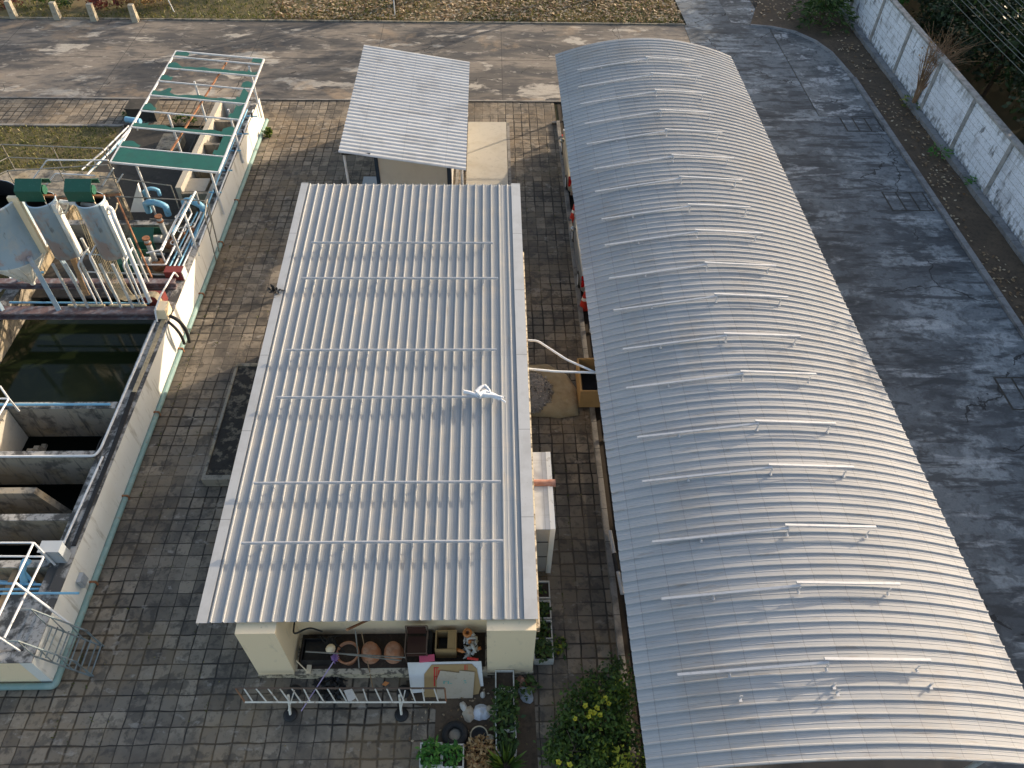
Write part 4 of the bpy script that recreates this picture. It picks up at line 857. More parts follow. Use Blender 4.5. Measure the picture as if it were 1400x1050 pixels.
# ============================================================ BOUNDARY WALL, right
BW = empty('boundary_wall', (19.8, 24, 0), 'tall whitewashed block boundary wall with dark algae stains', 'wall')
PY = [-3, 0.9, 4.6, 8.2, 11.7, 15.2, 18.7, 22.2, 25.5, 28.83, 32.23, 35.76, 39.21, 42.7, 46.2, 49.7]
HW = 2.45
for a, b in zip(PY, PY[1:]): MB().box((19.78, a + .1, -.1), (19.92, b - .1, HW)).build('panel', 'wall_white', BW)
for y in PY: MB().box((19.72, y - .1, -.1), (19.97, y + .1, HW + .003)).build('pillar', 'wall_trim', BW)
MB().box((19.72, PY[0] - .1, HW + .004), (20.0, PY[-1] + .1, HW + .09)).build('coping', 'wall_trim', BW)
MB().box((19.44, PY[0], -.1), (19.718, PY[-1], .22)).build('footing', 'kerb_cool', BW)
# overhead wires beyond the wall
for i in range(11):
    x = 19.95 + .24 * i; z = 4.35 + .06 * i
    P = [Vector((x + (y - 15) * .003 * i, y, z + .05 * sin(i * 2.1) + .0012 * (y - 30) ** 2)) for y in range(2, 78, 4)]
    o = MB().tube(P, .014, 4).build('wire', 'wire'); tag(o, '%s of the thin overhead wires running beyond the boundary wall, counted from the wall' % ('first', 'second', 'third', 'fourth', 'fifth', 'sixth', 'seventh', 'eighth', 'ninth', 'tenth', 'eleventh')[i], 'wire', 'overhead wires beyond the wall')
for y in (1.9, 78):
    pz = empty('utility_pole', (21.6, y, 0), 'concrete utility pole carrying the wires beyond the wall, %s end' % ('near' if y < 10 else 'far'), 'pole', 'utility poles')
    MB().tube([(21.6, y, 0), (21.6, y, 6.2)], .14, 10, r2=.10).build('shaft', 'concrete', pz); MB().box((19.8, y - .05, 4.9), (23.2, y + .05, 5.0)).build('cross_arm', 'concrete', pz)

# ============================================================ VEGETATION
def crown(mb, c, rad, nclump, nleaf, size, zmin=None):
    c = Vector(c)
    for k_ in range(nclump):
        while True:
            d = Vector((random.uniform(-1, 1), random.uniform(-1, 1), random.uniform(-1, 1)))
            if .25 < d.length < 1: break
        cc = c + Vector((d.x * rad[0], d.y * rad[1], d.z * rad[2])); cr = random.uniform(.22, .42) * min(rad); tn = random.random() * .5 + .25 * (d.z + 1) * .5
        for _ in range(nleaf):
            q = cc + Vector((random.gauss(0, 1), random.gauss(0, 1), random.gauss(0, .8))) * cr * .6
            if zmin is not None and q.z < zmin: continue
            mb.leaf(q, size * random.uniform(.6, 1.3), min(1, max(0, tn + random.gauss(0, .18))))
def tree(name, loc, h, rad, label, mat='leaf_dark', nc=45, nl=70, size=.16, group=None, trunk_r=.12, crown_z=.62, limbs=6):
    e = empty(name, loc, label, 'tree', group); x, y, z = loc
    t = MB(); t.tube([(x, y, z - .1), (x + .1, y, z + h * .3), (x, y + .1, z + h * .6)], trunk_r, 8, r2=trunk_r * .5)
    for i in range(limbs):
        a = 2 * pi * i / limbs + random.random(); t.tube([(x + .05, y, z + h * .35), (x + cos(a) * rad * .4, y + sin(a) * rad * .4, z + h * .6), (x + cos(a) * rad * .75, y + sin(a) * rad * .75, z + h * .85)], trunk_r * .4, 5, r2=trunk_r * .12)
    t.build('trunk', 'bark', e)
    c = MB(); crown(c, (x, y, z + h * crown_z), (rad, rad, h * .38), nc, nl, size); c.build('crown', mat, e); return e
random.seed(21)
protos = [tree('broadleaf_tree', (23.6 + 1.5 * i, 34 + 3.2 * i, -.02), 4.6 + .3 * i, 2.5, lab, mat=m, nc=60, nl=80, size=.21)
          for i, (lab, m) in enumerate((('dense dark tree close behind the whitewashed wall', 'leaf_dark'), ('dark bushy tree standing deeper beyond the boundary wall', 'leaf_dark'), ('slightly lighter green tree beyond the boundary wall', 'leaf_mid')))]
for p in protos: p['group'] = 'dark trees beyond the boundary wall'
sp_ = [(23.4, -6), (23.7, -2), (23.3, 2), (23.6, 6), (23.3, 10), (23.8, 14), (23.2, 18), (23.5, 22), (23.3, 26), (23.7, 30), (23.4, 38), (24.6, 42), (22.7, 45), (23.6, 50), (25.8, 33), (26.4, 28), (27, 23),
       (26.2, 47), (27.5, 41.5), (28.4, 36), (29.8, 31), (29.5, 45), (31.6, 39), (33, 34), (32.4, 49), (35.5, 44), (36.2, 38), (26, 54), (30, 55), (34, 56), (39, 50), (24, 60)]
for i, (x, y) in enumerate(sp_):
    c = copy_tree(protos[(i * 7) % 3 if i > 13 else i % 2]); c.location = (x, y, -.05); c.rotation_euler = (0, 0, i * 2.1)
    k_ = .88 + .3 * ((i * 37 % 10) / 10); c.scale = (k_ * 1.05, k_ * 1.05, k_ * (1.22 if x < 24 and y < 37 else 1.0)); c['label'] = 'dark leafy tree in the dense row beyond the boundary wall'
# bright young growth hanging over the wall top
b_ = MB(); crown(b_, (20.9, 40.3, 2.6), (.8, 1.3, .7), 16, 60, .17); e = empty('leafy_shrub', (20.9, 40.3, 0), 'bright green shrub leaning over the far end of the wall', 'shrub')
b_.build('foliage', 'leaf_bright', e); MB().tube([(20.9, 40.3, 0), (20.9, 40.2, 2.3)], .05, 6).build('stem', 'bark', e)
# small tree with dark fronds on the far side of the wall corner
e = empty('small_tree', (17.9, 41.6, 0), 'small dark green tree at the far corner of the soil strip', 'tree')
c = MB()
for k_ in range(26):
    a = random.uniform(0, 2 * pi); l = random.uniform(.9, 1.7); z0_ = random.uniform(1.0, 1.5)
    P = [Vector((17.9, 41.6, z0_)) + Vector((cos(a), sin(a), 0)) * l * t + Vector((0, 0, .5 * t - 1.3 * t * t)) for t in [i / 7 for i in range(8)]]
    for q in P[1:]:
        for s_ in range(9): c.leaf(q + Vector((random.gauss(0, .05), random.gauss(0, .05), random.gauss(0, .04))), random.uniform(.22, .4), None, d=Vector((cos(a) + random.gauss(0, .8), sin(a) + random.gauss(0, .8), -.3)), asp=.22)
c.build('crown', 'leaf_mid', e); MB().tube([(17.9, 41.6, 0), (17.8, 41.6, .7), (17.9, 41.6, 1.4)], .11, 8).tube([(17.9, 41.6, .4), (18.2, 41.8, 1.2)], .05, 6).build('trunk', 'bark', e)
e = empty('small_tree', (18.9, 42.6, 0), 'yellow green tree sprout at the wall end beside the small dark tree', 'tree')
c = MB(); crown(c, (18.9, 42.6, 1.3), (.8, .8, .7), 14, 70, .17); c.build('crown', 'leaf_bush', e); MB().tube([(18.9, 42.6, 0), (18.9, 42.6, 1.2)], .05, 6).build('trunk', 'bark', e)
# leafless branchy shrub against the wall
bs = at(1247, 146, 0); e = empty('bare_shrub', bs, 'leafless brown shrub with upright twigs and orange leaves by the wall', 'shrub')
tw = MB(); lf = MB(); tips = []
for k_ in range(24):
    a = random.uniform(0, 2 * pi); sp0 = random.uniform(.1, .8); hh = random.uniform(1.7, 2.9)
    m_ = bs + Vector((cos(a) * .12, sin(a) * .12, hh * .4)); tp = bs + Vector((cos(a) * sp0 + .25, sin(a) * sp0, hh))
    tw.tube([bs + Vector((cos(a) * .05, sin(a) * .05, 0)), m_, tp], .034, 5, r2=.012)
    for j in range(5):
        s0 = m_.lerp(tp, random.uniform(.2, 1)); dd = Vector((random.gauss(0, .3), random.gauss(0, .3), random.uniform(.1, .6))); tw.tube([s0, s0 + dd], .008, 4, r2=.003)
        if random.random() < .4: lf.leaf(s0 + dd, .14, random.random())
for k_ in range(90): tw.tube([bs + Vector((random.gauss(.3, .3), random.gauss(0, .3), 2.1)), bs + Vector((random.gauss(.5, .6), random.gauss(0, .7), random.uniform(2.4, 3.5)))], .011, 4, r2=.005)
tw.build('branch', 'twig', e); lf.build('leaves', 'leaf_dry', e)
# young bright plants in the soil strip
for (px, py, r_, lab) in ((1283, 214, .42, 'young bright green plant in the soil strip, upper one'), (1334, 257, .45, 'young bright green plant in the soil strip, lower one'), (1246, 147, .5, 'low olive plant at the foot of the leafless shrub'), (1190, 12, .4, 'small bright plant at the far end of the soil strip')):
    q = at(px, py, 0); e = empty('young_plant', q, lab, 'plant', 'plants in the soil strip'); c = MB()
    for k_ in range(110):
        a = random.uniform(0, 2 * pi); rr = r_ * sqrt(random.random()); c.leaf(q + Vector((cos(a) * rr, sin(a) * rr, .12 + random.random() * .3 * (1 - rr))), random.uniform(.12, .24), None, d=Vector((cos(a), sin(a), random.uniform(-.2, .5))), asp=.3)
    c.build('foliage', 'leaf_bright' if py > 150 else 'leaf_bush', e); MB().tube([q, q + Vector((0, 0, .3))], .015, 5).build('stem', 'bark', e)
# flowering bush by the near end of the carport
random.seed(5)
BU = empty('flowering_bush', (2.35, 5.5, 0), 'large green bush with yellow flowers between the buildings', 'bush')
c = MB()
for cc, rad, nc in (((2.15, 5.35, .45), (.85, .9, .55), 40), ((2.75, 4.6, .45), (.9, .9, .55), 40), ((1.75, 4.3, .4), (.7, .9, .45), 34), ((2.6, 6.1, .5), (.6, .6, .5), 18), ((3.0, 3.6, .4), (.8, .8, .45), 18), ((2.0, 3.5, .35), (.8, .8, .4), 16)):
    for k_ in range(nc):
        while True:
            d = Vector((random.uniform(-1, 1), random.uniform(-1, 1), random.uniform(-.6, 1)))
            if d.length < 1: break
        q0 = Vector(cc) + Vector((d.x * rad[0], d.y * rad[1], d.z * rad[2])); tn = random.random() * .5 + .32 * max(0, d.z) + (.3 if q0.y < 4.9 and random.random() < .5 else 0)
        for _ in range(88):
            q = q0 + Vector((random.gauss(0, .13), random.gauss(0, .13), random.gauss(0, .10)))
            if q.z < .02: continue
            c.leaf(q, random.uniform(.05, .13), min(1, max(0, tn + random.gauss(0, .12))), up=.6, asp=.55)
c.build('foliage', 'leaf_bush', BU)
st_ = MB()
for k_ in range(16): a = random.uniform(0, 6.28); st_.tube([(2.35 + random.gauss(0, .3), 5.0 + random.gauss(0, .5), 0), (2.35 + cos(a) * .8, 5 + sin(a) * .9, .9)], .02, 5, r2=.006)
st_.build('stem', 'bark', BU)
for px, py in ((800, 965), (807, 973), (816, 968), (820, 978), (812, 975), (828, 955), (832, 962), (779, 1046), (764, 1042), (805, 980), (786, 983)):
    q = at(px, py, .95); f_ = MB()
    for k_ in range(9): a = k_ * 1.26 + px; f_.leaf(q + Vector((cos(a) * .006, sin(a) * .006, 0)), random.uniform(.045, .075), None, d=Vector((cos(a), sin(a), random.uniform(.1, .8))), asp=1.0, up=3)
    f_.build('flower', 'petal_yellow', BU)
# grass and leaf litter
random.seed(9)
g = MB()
for k_ in range(15000):
    y = 41.55 + 9 * random.random() ** 1.3; x = random.uniform(-30, 10.3)
    if noise.noise(Vector((x * .25, y * .3, 4))) < -.28: continue
    g.leaf((x, y, .02), random.uniform(.08, .2), min(1, max(0, .45 + .5 * noise.noise(Vector((x * .3, y * .4, 0))) + random.gauss(0, .2))), d=Vector((random.gauss(0, .5), random.gauss(0, .5), 1)), asp=.35)
for k_ in range(14000):
    x = random.uniform(-24, -15.95); y = random.uniform(19, 30.55)
    g.leaf((x, y, .0), random.uniform(.06, .15), min(1, max(0, .42 + .5 * noise.noise(Vector((x * .5, y * .5, 0))) + random.gauss(0, .2))), d=Vector((random.gauss(0, .5), random.gauss(0, .5), 1)), asp=.35)
o = g.build('grass', 'grass_blade', origin=Z0); tag(o, 'dry green grass on the lawns', 'grass', kind='stuff')
g = MB()
for k_ in range(14000):
    x = random.uniform(-12, 10.4); y = 41.6 + 7 * random.random()
    dn = .72 + .6 * noise.noise(Vector((x * .18, y * .25, 9))) + .25 * (x > -3) - .25 * (x < -8)
    if random.random() > dn: continue
    g.leaf((x, y, .04 + .05 * random.random()), random.uniform(.12, .26), None, up=3, asp=.6, d=Vector((random.gauss(0, 1), random.gauss(0, 1), random.gauss(0, .2))))
for k_ in range(2600):
    x = random.uniform(17.95, 19.5); y = random.uniform(8, 44)
    dn = .30 + .9 * noise.noise(Vector((x * .5, y * .22, 2)))
    if random.random() > dn: continue
    g.leaf((x, y, .08 + .03 * random.random()), random.uniform(.08, .2), None, up=3, asp=.6, d=Vector((random.gauss(0, 1), random.gauss(0, 1), random.gauss(0, .2))))
for k_ in range(500):
    x = random.uniform(14.5, 19.5); y = random.uniform(42, 50)
    g.leaf((x, y, .08), random.uniform(.1, .22), None, up=3, asp=.6, d=Vector((random.gauss(0, 1), random.gauss(0, 1), random.gauss(0, .2))))
for k_ in range(160):
    g.leaf((random.uniform(-1.8, .1), random.uniform(4.0, 6.5), .02), random.uniform(.03, .09), None, up=3, asp=.6, d=Vector((random.gauss(0, 1), random.gauss(0, 1), random.gauss(0, .2))))
o = g.build('leaf_litter', 'leaf_litter', origin=Z0); tag(o, 'fallen dry leaves scattered over the lawn and soil', 'leaves', kind='stuff')
# weeds at the paved strip by the grass
for (x, y, r_, lab) in ((-15.6, 31.6, .6, 'straggly weeds beside the small dark concrete box'), (-13.2, 30.9, .5, 'weeds growing under the green canopy frame'), (-9.5, 29.9, .16, 'tuft of weeds at the far foot of the tank wall')):
    c = MB(); crown(c, (x, y, .22), (r_, r_ * .6, .25), 12, 34, .10, 0); o = c.build('weeds', 'leaf_bush', origin=(x, y, 0)); tag(o, lab, 'weeds', 'weed clumps')
g = MB()
for k_ in range(220):
    x = random.choice([random.uniform(-9.7, -9.2), random.uniform(-9.7, -6.2), random.uniform(1.3, 2.9)]); y = random.uniform(3.5, 30)
    x = round(x / .35) * .35 + random.gauss(0, .015)
    for j in range(random.randint(2, 6)): g.leaf((x + random.gauss(0, .02), y + random.gauss(0, .04), 0), random.uniform(.03, .08), random.random() * .6, d=Vector((random.gauss(0, .6), random.gauss(0, .6), 1)), asp=.4)
for k_ in range(500): g.leaf((random.uniform(-9.6, 2.8), random.uniform(3, 32.8), .012), random.uniform(.02, .06), .6 + .4 * random.random(), up=3)
o = g.build('weed_tufts', 'grass_blade', origin=Z0); o.name = 'small_weeds'; tag(o, 'tiny weeds and dry bits scattered in the paving joints', 'weeds', kind='stuff')
# bollards on the edge of the lawn, with dark red shrubs behind
for i, (px, py) in enumerate(((20, 24), (80, 26), (130, 28), (186, 29))):
    q = at(px, py, 0); e = MB().box((q.x - .16, q.y - .16, 0), (q.x + .16, q.y + .16, .85), taper=.2)
    o = e.build('bollard', 'bollard'); tag(o, ('leftmost', 'second from the left', 'third from the left', 'rightmost')[i] + ' of the four weathered concrete bollards along the lawn edge', 'bollard', 'concrete bollards along the lawn')
for i, (x, y, m, lab) in enumerate(((-26.0, 42.8, 'leaf_red', 'dark red leaved shrub behind the leftmost bollard'), (-22.9, 43.0, 'leaf_bush', 'low olive shrub behind the second bollard'), (-20.6, 42.9, 'leaf_red', 'reddish shrub behind the third bollard'), (-18.7, 43.0, 'leaf_dry', 'dry brown shrub behind the rightmost bollard'))):
    c = MB(); crown(c, (x, y, .55), (1.3, .6, .5), 22, 45, .14, 0); o = c.build('shrub', m, origin=(x, y, 0)); tag(o, lab, 'shrub', 'shrubs behind the bollards')
# lawn trees beyond the top of the picture, whose trunks and long shadows reach in
for i, (x, y, lab) in enumerate(((-5.2, 43.5, 'dark tree trunk at the top edge above the shed'), (5.9, 44.5, 'thin tree trunk at the top edge above the arched carport'))):
    tree('lawn_tree', (x, y, 0), 6.0, 1.7, lab, mat='leaf_mid', nc=26, nl=26, size=.26, group='lawn trees', trunk_r=.13, crown_z=.85)
for (x, y, k_) in ((-12.5, 46.2, 1.15), (-8, 49.5, 1.2), (-17.5, 47.5, 1.2), (1.2, 47.6, 1.15), (9.2, 48, 1.0), (-2.5, 53, 1.3)):
    c = copy_tree([o for o in COL.objects if o.name == 'lawn_tree'][0]); c.location = (x, y, 0); c.scale = (k_,) * 3; c.rotation_euler = (0, 0, x); c['label'] = 'tree farther back on the lawn casting long shadows over the road'
MB_ = MB().tube([(-5.1, 42.3, 0), (-5.1, 42.3, .9)], .03, 8); o = MB_.build('stake', 'white_pipe'); tag(o, 'short pale stake beside the trunk at the lawn edge', 'stake')
o = MB().tube([(-16.9, 42.4, 0), (-17.1, 42.4, 1.0)], .03, 8).build('stake', 'white_pipe'); tag(o, 'leaning pale stake to the right of the bollards', 'stake')

# ============================================================ ALLEY AND YARD OBJECTS
# tall cabinet beside the building
CB = empty('tall_cabinet', (1.25, 10.4, 0), 'tall narrow pale metal cabinet against the right side of the long building', 'cabinet')
MB().box((1.06, 9.25, 0), (1.44, 11.4, 2.08)).build('body', 'flashing', CB); MB().box((1.02, 9.2, 2.081), (1.37, 11.42, 2.12)).build('lid', 'shed_sheet', CB)
MB().box((1.371, 9.2, 2.07), (1.49, 11.42, 2.13)).box((1.371, 9.2, 0), (1.49, 9.249, 2.069)).build('trim', 'tank_paint', CB)
for z in (.75, 1.45): MB().box((1.08, 9.235, z), (1.36, 9.249, z + .02)).build('door_seam', 'black', CB)
# crossing conduits
pipe('conduit', [at(718, 465, 2.6), at(735, 466, 2.6), at(775, 492, 2.5), at(816, 510, 2.4)], .03, 'white_pipe', 'bent white conduit crossing from the long building to the carport', group='white conduits over the alley')
pipe('conduit', [at(719, 504, 2.6), at(760, 508, 2.5), at(830, 510, 2.4)], .032, 'white_pipe', 'straight white conduit crossing from the long building to the carport', group='white conduits over the alley')
# gravel on a sack
c = MB(); out_ = [at(*p, .02) for p in ((705, 502), (728, 500), (748, 500), (775, 514), (789, 535), (791, 568), (765, 572), (735, 570), (700, 566))]
ctr = sum(out_, Vector()) / len(out_); rings = []
for r_, z in ((1, .015), (.97, .10), (.8, .22), (.55, .20), (.0, .18)):
    for p in out_:
        for s_ in range(3):
            q = p.lerp(out_[(out_.index(p) + 1) % len(out_)], s_ / 3); d = (q - ctr) * r_ * (1 + .03 * noise.noise(q * 4 + Vector((0, 0, r_)))); rings.append(ctr + Vector((d.x, d.y, z + .05 * noise.noise(q * 2.5 + Vector((r_ * 3, 0, 0))))))
nn = len(out_) * 3
e = empty('gravel_sack', (ctr.x, ctr.y, 0), 'opened tan sack with a heap of gravel beside the long building', 'sack of gravel')
c.add(rings, [(i * nn + k_, i * nn + (k_ + 1) % nn, (i + 1) * nn + (k_ + 1) % nn, (i + 1) * nn + k_) for i in range(4) for k_ in range(nn)], True); c.build('sack', 'sack', e)
gm = MB(); gc = at(728, 535, .2); gr = []
for r_, z in ((.72, .19), (.6, .27), (.4, .34), (.2, .38), (.0, .39)):
    for k_ in range(22): a = 2 * pi * k_ / 22; gr.append(Vector((gc.x - .1 + cos(a) * r_ * .98, gc.y + sin(a) * r_ * 1.15, z + random.gauss(0, .012))))
gm.add(gr, [(i * 22 + k_, i * 22 + (k_ + 1) % 22, (i + 1) * 22 + (k_ + 1) % 22, (i + 1) * 22 + k_) for i in range(4) for k_ in range(22)])
for k_ in range(1500):
    a = random.uniform(0, 6.28); r_ = sqrt(random.random()) * .74; q = Vector((gc.x - .1 + cos(a) * r_ * .98, gc.y + sin(a) * r_ * 1.15, .39 - .2 * (r_ / .74) ** 1.5 + .01)); s_ = random.uniform(.018, .04); t_ = random.random()
    vv = [q + Vector((random.gauss(0, s_), random.gauss(0, s_), random.gauss(0, s_ * .6))) for _ in range(4)]; gm.add(vv, [(0, 1, 2), (0, 2, 3), (0, 3, 1), (1, 3, 2)], tone=t_)
gm.build('gravel', 'pebble', e)
# open cardboard box at the gutter
def open_box(name, x0, x1, y0, y1, z0, z1, mat, label, cat='box', group=None, th=.02, flaps=()):
    e = empty(name, ((x0 + x1) / 2, (y0 + y1) / 2, z0), label, cat, group)
    b = MB().box((x0, y0, z0), (x1, y1, z0 + th)); b.box((x0, y0, z0 + th), (x0 + th, y1, z1)).box((x1 - th, y0, z0 + th), (x1, y1, z1)).box((x0 + th, y0, z0 + th), (x1 - th, y0 + th, z1)).box((x0 + th, y1 - th, z0 + th), (x1 - th, y1, z1))
    b.build('body', mat, e)
    return e
e = open_box('open_box', 2.62, 3.75, 14.55, 15.9, .13, .85, 'cardboard', 'open tan box straddling the gutter at the left edge of the carport', th=.05)
MB().box((2.7, 14.63, .2), (3.67, 15.82, .32)).build('content', 'black', e)
# shiny steel pipe leaning in the gutter
q = at(834, 726, .2); r2_ = at(851, 812, .2)
e = empty('steel_tube', q, 'shiny steel tube with a dark joint lying in the carport gutter', 'tube')
MB().tube([q, q.lerp(r2_, .38)], .05, 12).build('tube', 'galvanised', e); MB().tube([q.lerp(r2_, .381), q.lerp(r2_, .66)], .075, 12).build('joint', 'black', e); MB().tube([q.lerp(r2_, .661), r2_], .05, 12).build('tube', 'galvanised', e)
# traffic cones
def cone(loc, label, first=[None]):
    if first[0] is None:
        e = empty('traffic_cone', loc, label, 'traffic cone', 'red cones beside the parked cars'); first[0] = e; x, y, z = loc
        MB().box((x - .2, y - .2, z), (x + .2, y + .2, z + .035)).build('base', 'cone_red', e)
        MB().lathe((x, y, z), [(.15, .035), (.105, .30), (.04, .68), (.028, .70), (0, .70)], 20).build('body', 'cone_red', e)
        MB().lathe((x, y, z), [(.100, .345), (.081, .46)], 20).build('stripe', 'cone_white', e)
    else: e = copy_tree(first[0]); e.location = loc; e['label'] = label
for (px, py), lab in (((774, 188), 'red traffic cone beside the far car at the head of the carport'), ((783, 300), 'red traffic cone in the gap between the two parked cars'), ((797, 420), 'red traffic cone behind the nearer parked car')):
    q = at(px, py, .03); cone((q.x + .02, q.y, .03), lab)
# cars
def car(name, yrear, xc, paint, label, L=4.25, W=1.68):
    e = empty(name, (xc, yrear + L / 2, .03), label, 'car', 'cars parked under the arched carport'); z0 = .03
    def sect(w_, zb, zt_, r=.10): return [(-w_ + r, zb), (-w_, zb + r), (-w_ - .01, (zb + zt_) / 2), (-w_ + .03, zt_ - .08), (-w_ + .12, zt_), (w_ - .12, zt_), (w_ - .03, zt_ - .08), (w_ + .01, (zb + zt_) / 2), (w_, zb + r), (w_ - r, zb)]
    st2 = [(0, .62, .42, .72), (.04, .74, .32, .86), (.25, .81, .24, .95), (.9, .84, .2, .97), (L * .5, .84, .2, .95), (L * .72, .84, .2, .93), (L * .9, .80, .22, .84), (L - .1, .72, .26, .74), (L, .60, .38, .62)]
    b = MB(); vs = [];
    for y, w_, zb, zt_ in st2: vs += [(xc + x, yrear + y, z0 + z) for x, z in sect(w_, zb, zt_)]
    b.add(vs, [(i * 10 + k_, i * 10 + (k_ + 1) % 10, (i + 1) * 10 + (k_ + 1) % 10, (i + 1) * 10 + k_) for i in range(len(st2) - 1) for k_ in range(10)] + [tuple(range(10)), tuple(range(len(vs) - 10, len(vs)))[::-1]], True); b.build('body', paint, e)
    gl = MB(); lo = [(.45, .72, .94), (L * .72, .74, .92)]; hi = [(1.05, .58, 1.40), (L * .52, .58, 1.42)]
    v = [(xc - .72, yrear + .42, z0 + .95), (xc + .72, yrear + .42, z0 + .95), (xc + .74, yrear + L * .73, z0 + .91), (xc - .74, yrear + L * .73, z0 + .91),
         (xc - .56, yrear + 1.0, z0 + 1.36), (xc + .56, yrear + 1.0, z0 + 1.36), (xc + .56, yrear + L * .53, z0 + 1.38), (xc - .56, yrear + L * .53, z0 + 1.38)]
    gl.add(v, [(0, 1, 5, 4), (1, 2, 6, 5), (2, 3, 7, 6), (3, 0, 4, 7), (4, 5, 6, 7)]); gl.build('window', 'car_glass', e)
    rf_ = MB(); vv = []
    for y, w_, z in ((.95, .56, 1.37), (1.2, .6, 1.42), (L * .4, .61, 1.46), (L * .5, .6, 1.43), (L * .545, .56, 1.38)): vv += [(xc - w_, yrear + y, z0 + z - .02), (xc - w_ * .7, yrear + y, z0 + z + .02), (xc + w_ * .7, yrear + y, z0 + z + .02), (xc + w_, yrear + y, z0 + z - .02)]
    rf_.add(vv, [(i * 4 + k_, i * 4 + k_ + 1, i * 4 + k_ + 5, i * 4 + k_ + 4) for i in range(4) for k_ in range(3)], True)
    for sx in (-1, 1):
        for (ya, za, xa_), (yb, zb_, xb_) in (((.42, .95, .73), (1.0, 1.37, .57)), ((L * .73, .91, .75), (L * .53, 1.39, .57)), ((L * .38, .95, .75), (L * .38, 1.40, .58))): rf_.bar((xc + sx * xa_, yrear + ya, z0 + za), (xc + sx * xb_, yrear + yb, z0 + zb_), .05, .04)
    rf_.build('roof', paint, e)
    for sx in (-1, 1):
        MB().box((xc + sx * .76 - .08, yrear + .06, z0 + .62), (xc + sx * .76 + .08, yrear + .30, z0 + .93), taper=.15).build('tail_light', 'tail_red', e)
        MB().box((xc + sx * .62 - .14, yrear + L - .16, z0 + .55), (xc + sx * .62 + .14, yrear + L - .02, z0 + .68)).build('headlight', 'lamp_clear', e)
        m = MB().lathe((xc + sx * .93, yrear + L * .66, z0 + .98), [(0, -.08), (.09, -.06), (.11, 0), (.08, .07), (0, .09)], 12); m.build('mirror', paint, e)
        for y in (.85, L - .85):
            wh = MB().tube([(xc + sx * .68, yrear + y, z0 + .30), (xc + sx * .86, yrear + y, z0 + .30)], .30, 20).build('wheel', 'rubber', e)
            MB().tube([(xc + sx * .861, yrear + y, z0 + .30), (xc + sx * .872, yrear + y, z0 + .30)], .19, 16).build('rim', 'galvanised', wh)
    MB().box((xc - .74, yrear - .05, z0 + .3), (xc + .74, yrear + .05, z0 + .52), taper=.02).build('bumper', paint, e)
    MB().box((xc - .2, yrear - .056, z0 + .36), (xc + .2, yrear - .051, z0 + .48)).build('licence_plate', 'plate', e)
    return e
car('parked_car', 25.2, 3.86, 'car_beige', 'beige silver car with red tail light, parked at the far end of the carport')
car('parked_car', 19.3, 3.88, 'car_silver', 'silver grey car with red tail light, the nearer car under the carport')

# concrete planter bed at the left of the building
e = empty('planter_bed', (-7, 14.2, 0), 'low rectangular concrete bed of dark mottled soil left of the long building', 'planter bed')
a, b2_, c3, d4 = (-7.95, 11.95), (-6.2, 11.95), (-6.2, 16.5), (-7.6, 16.5)
def skew(x, y): return -7.95 + (y - 11.95) * .045 + x
bb = MB()
ht = .32
bb.box((-7.82, 11.9, 0), (-5.6, 12.05, ht)).box((-7.82, 16.1, 0), (-5.6, 16.22, ht)).box((-7.82, 12.051, 0), (-7.74, 16.099, ht)).box((-5.7, 12.051, 0), (-5.6, 16.099, ht)); bb.build('kerb', 'concrete', e)
t_ = MB(); nn = 24
for j in range(nn + 1):
    for i in range(nn + 1):
        x = -7.738 + 2.03 * i / nn; y = 12.052 + 4.046 * j / nn; t_.v.append(Vector((x, y, ht - .04 + .03 * noise.noise(Vector((x * 3, y * 3, 0))))))
for j in range(nn):
    for i in range(nn): q = j * (nn + 1) + i; t_.f.append((q, q + 1, q + nn + 2, q + nn + 1)); t_.smooth.append(True); t_.t.append(.5)
mk('bed_soil', (.035, .03, .025), [(3.5, .5, .58, (.20, .165, .12), .8), (9, .5, .62, (.02, .018, .016), .7)], rough=.95, bump=(20, .8))
t_.build('soil', 'bed_soil', e)

# ---- things in the open front bay
def pot(x, y, z, r, h, label, up=True, soil=False):
    e = empty('terracotta_pot', (x, y, z), label, 'pot', 'terracotta pots in the front bay')
    if up: MB().lathe((x, y, z), [(0, .005), (r * .7, 0), (r * .92, h * .7), (r, h * .82), (r * 1.04, h * .84), (r * 1.04, h), (r * .92, h), (r * .88, h * .85), (r * .8, h * .8)], 28).build('body', 'terracotta', e); MB().lathe((x, y, z), [(0, h * .84), (r * .85, h * .82)], 20).build('soil', 'soil_pot', e)
    else: MB().lathe((x, y, z), [(r, 0), (r * 1.04, .02), (r * 1.04, h * .14), (r * .97, h * .16), (r * .93, h * .55), (r * .74, h * .9), (r * .62, h), (r * .12, h), (.0, h - .02)], 28).build('body', 'terracotta', e)
pot(-2.76, 7.05, .27, .22, .40, 'upside down terracotta pot in the front bay, left of the pair', up=False)
pot(-2.24, 7.05, .27, .22, .40, 'upside down terracotta pot in the front bay, right of the pair', up=False)
pot(-3.25, 6.98, .27, .25, .34, 'upright terracotta pot filled with dark soil in the front bay')
c = MB(); x, y = -3.95, 7.08
c.box((x - .34, y - .27, .27), (x + .34, y + .25, .29)).box((x - .34, y - .27, .291), (x - .32, y + .25, .58)).box((x + .32, y - .27, .291), (x + .34, y + .25, .58)).box((x - .319, y - .27, .291), (x + .319, y - .25, .58)).box((x - .319, y + .23, .291), (x + .319, y + .25, .58)).box((x - .3, y - .24, .30), (x + .3, y + .22, .48))
o = c.build('crate', 'black'); tag(o, 'black plastic crate in the left corner of the front bay', 'crate')
c = MB(); 
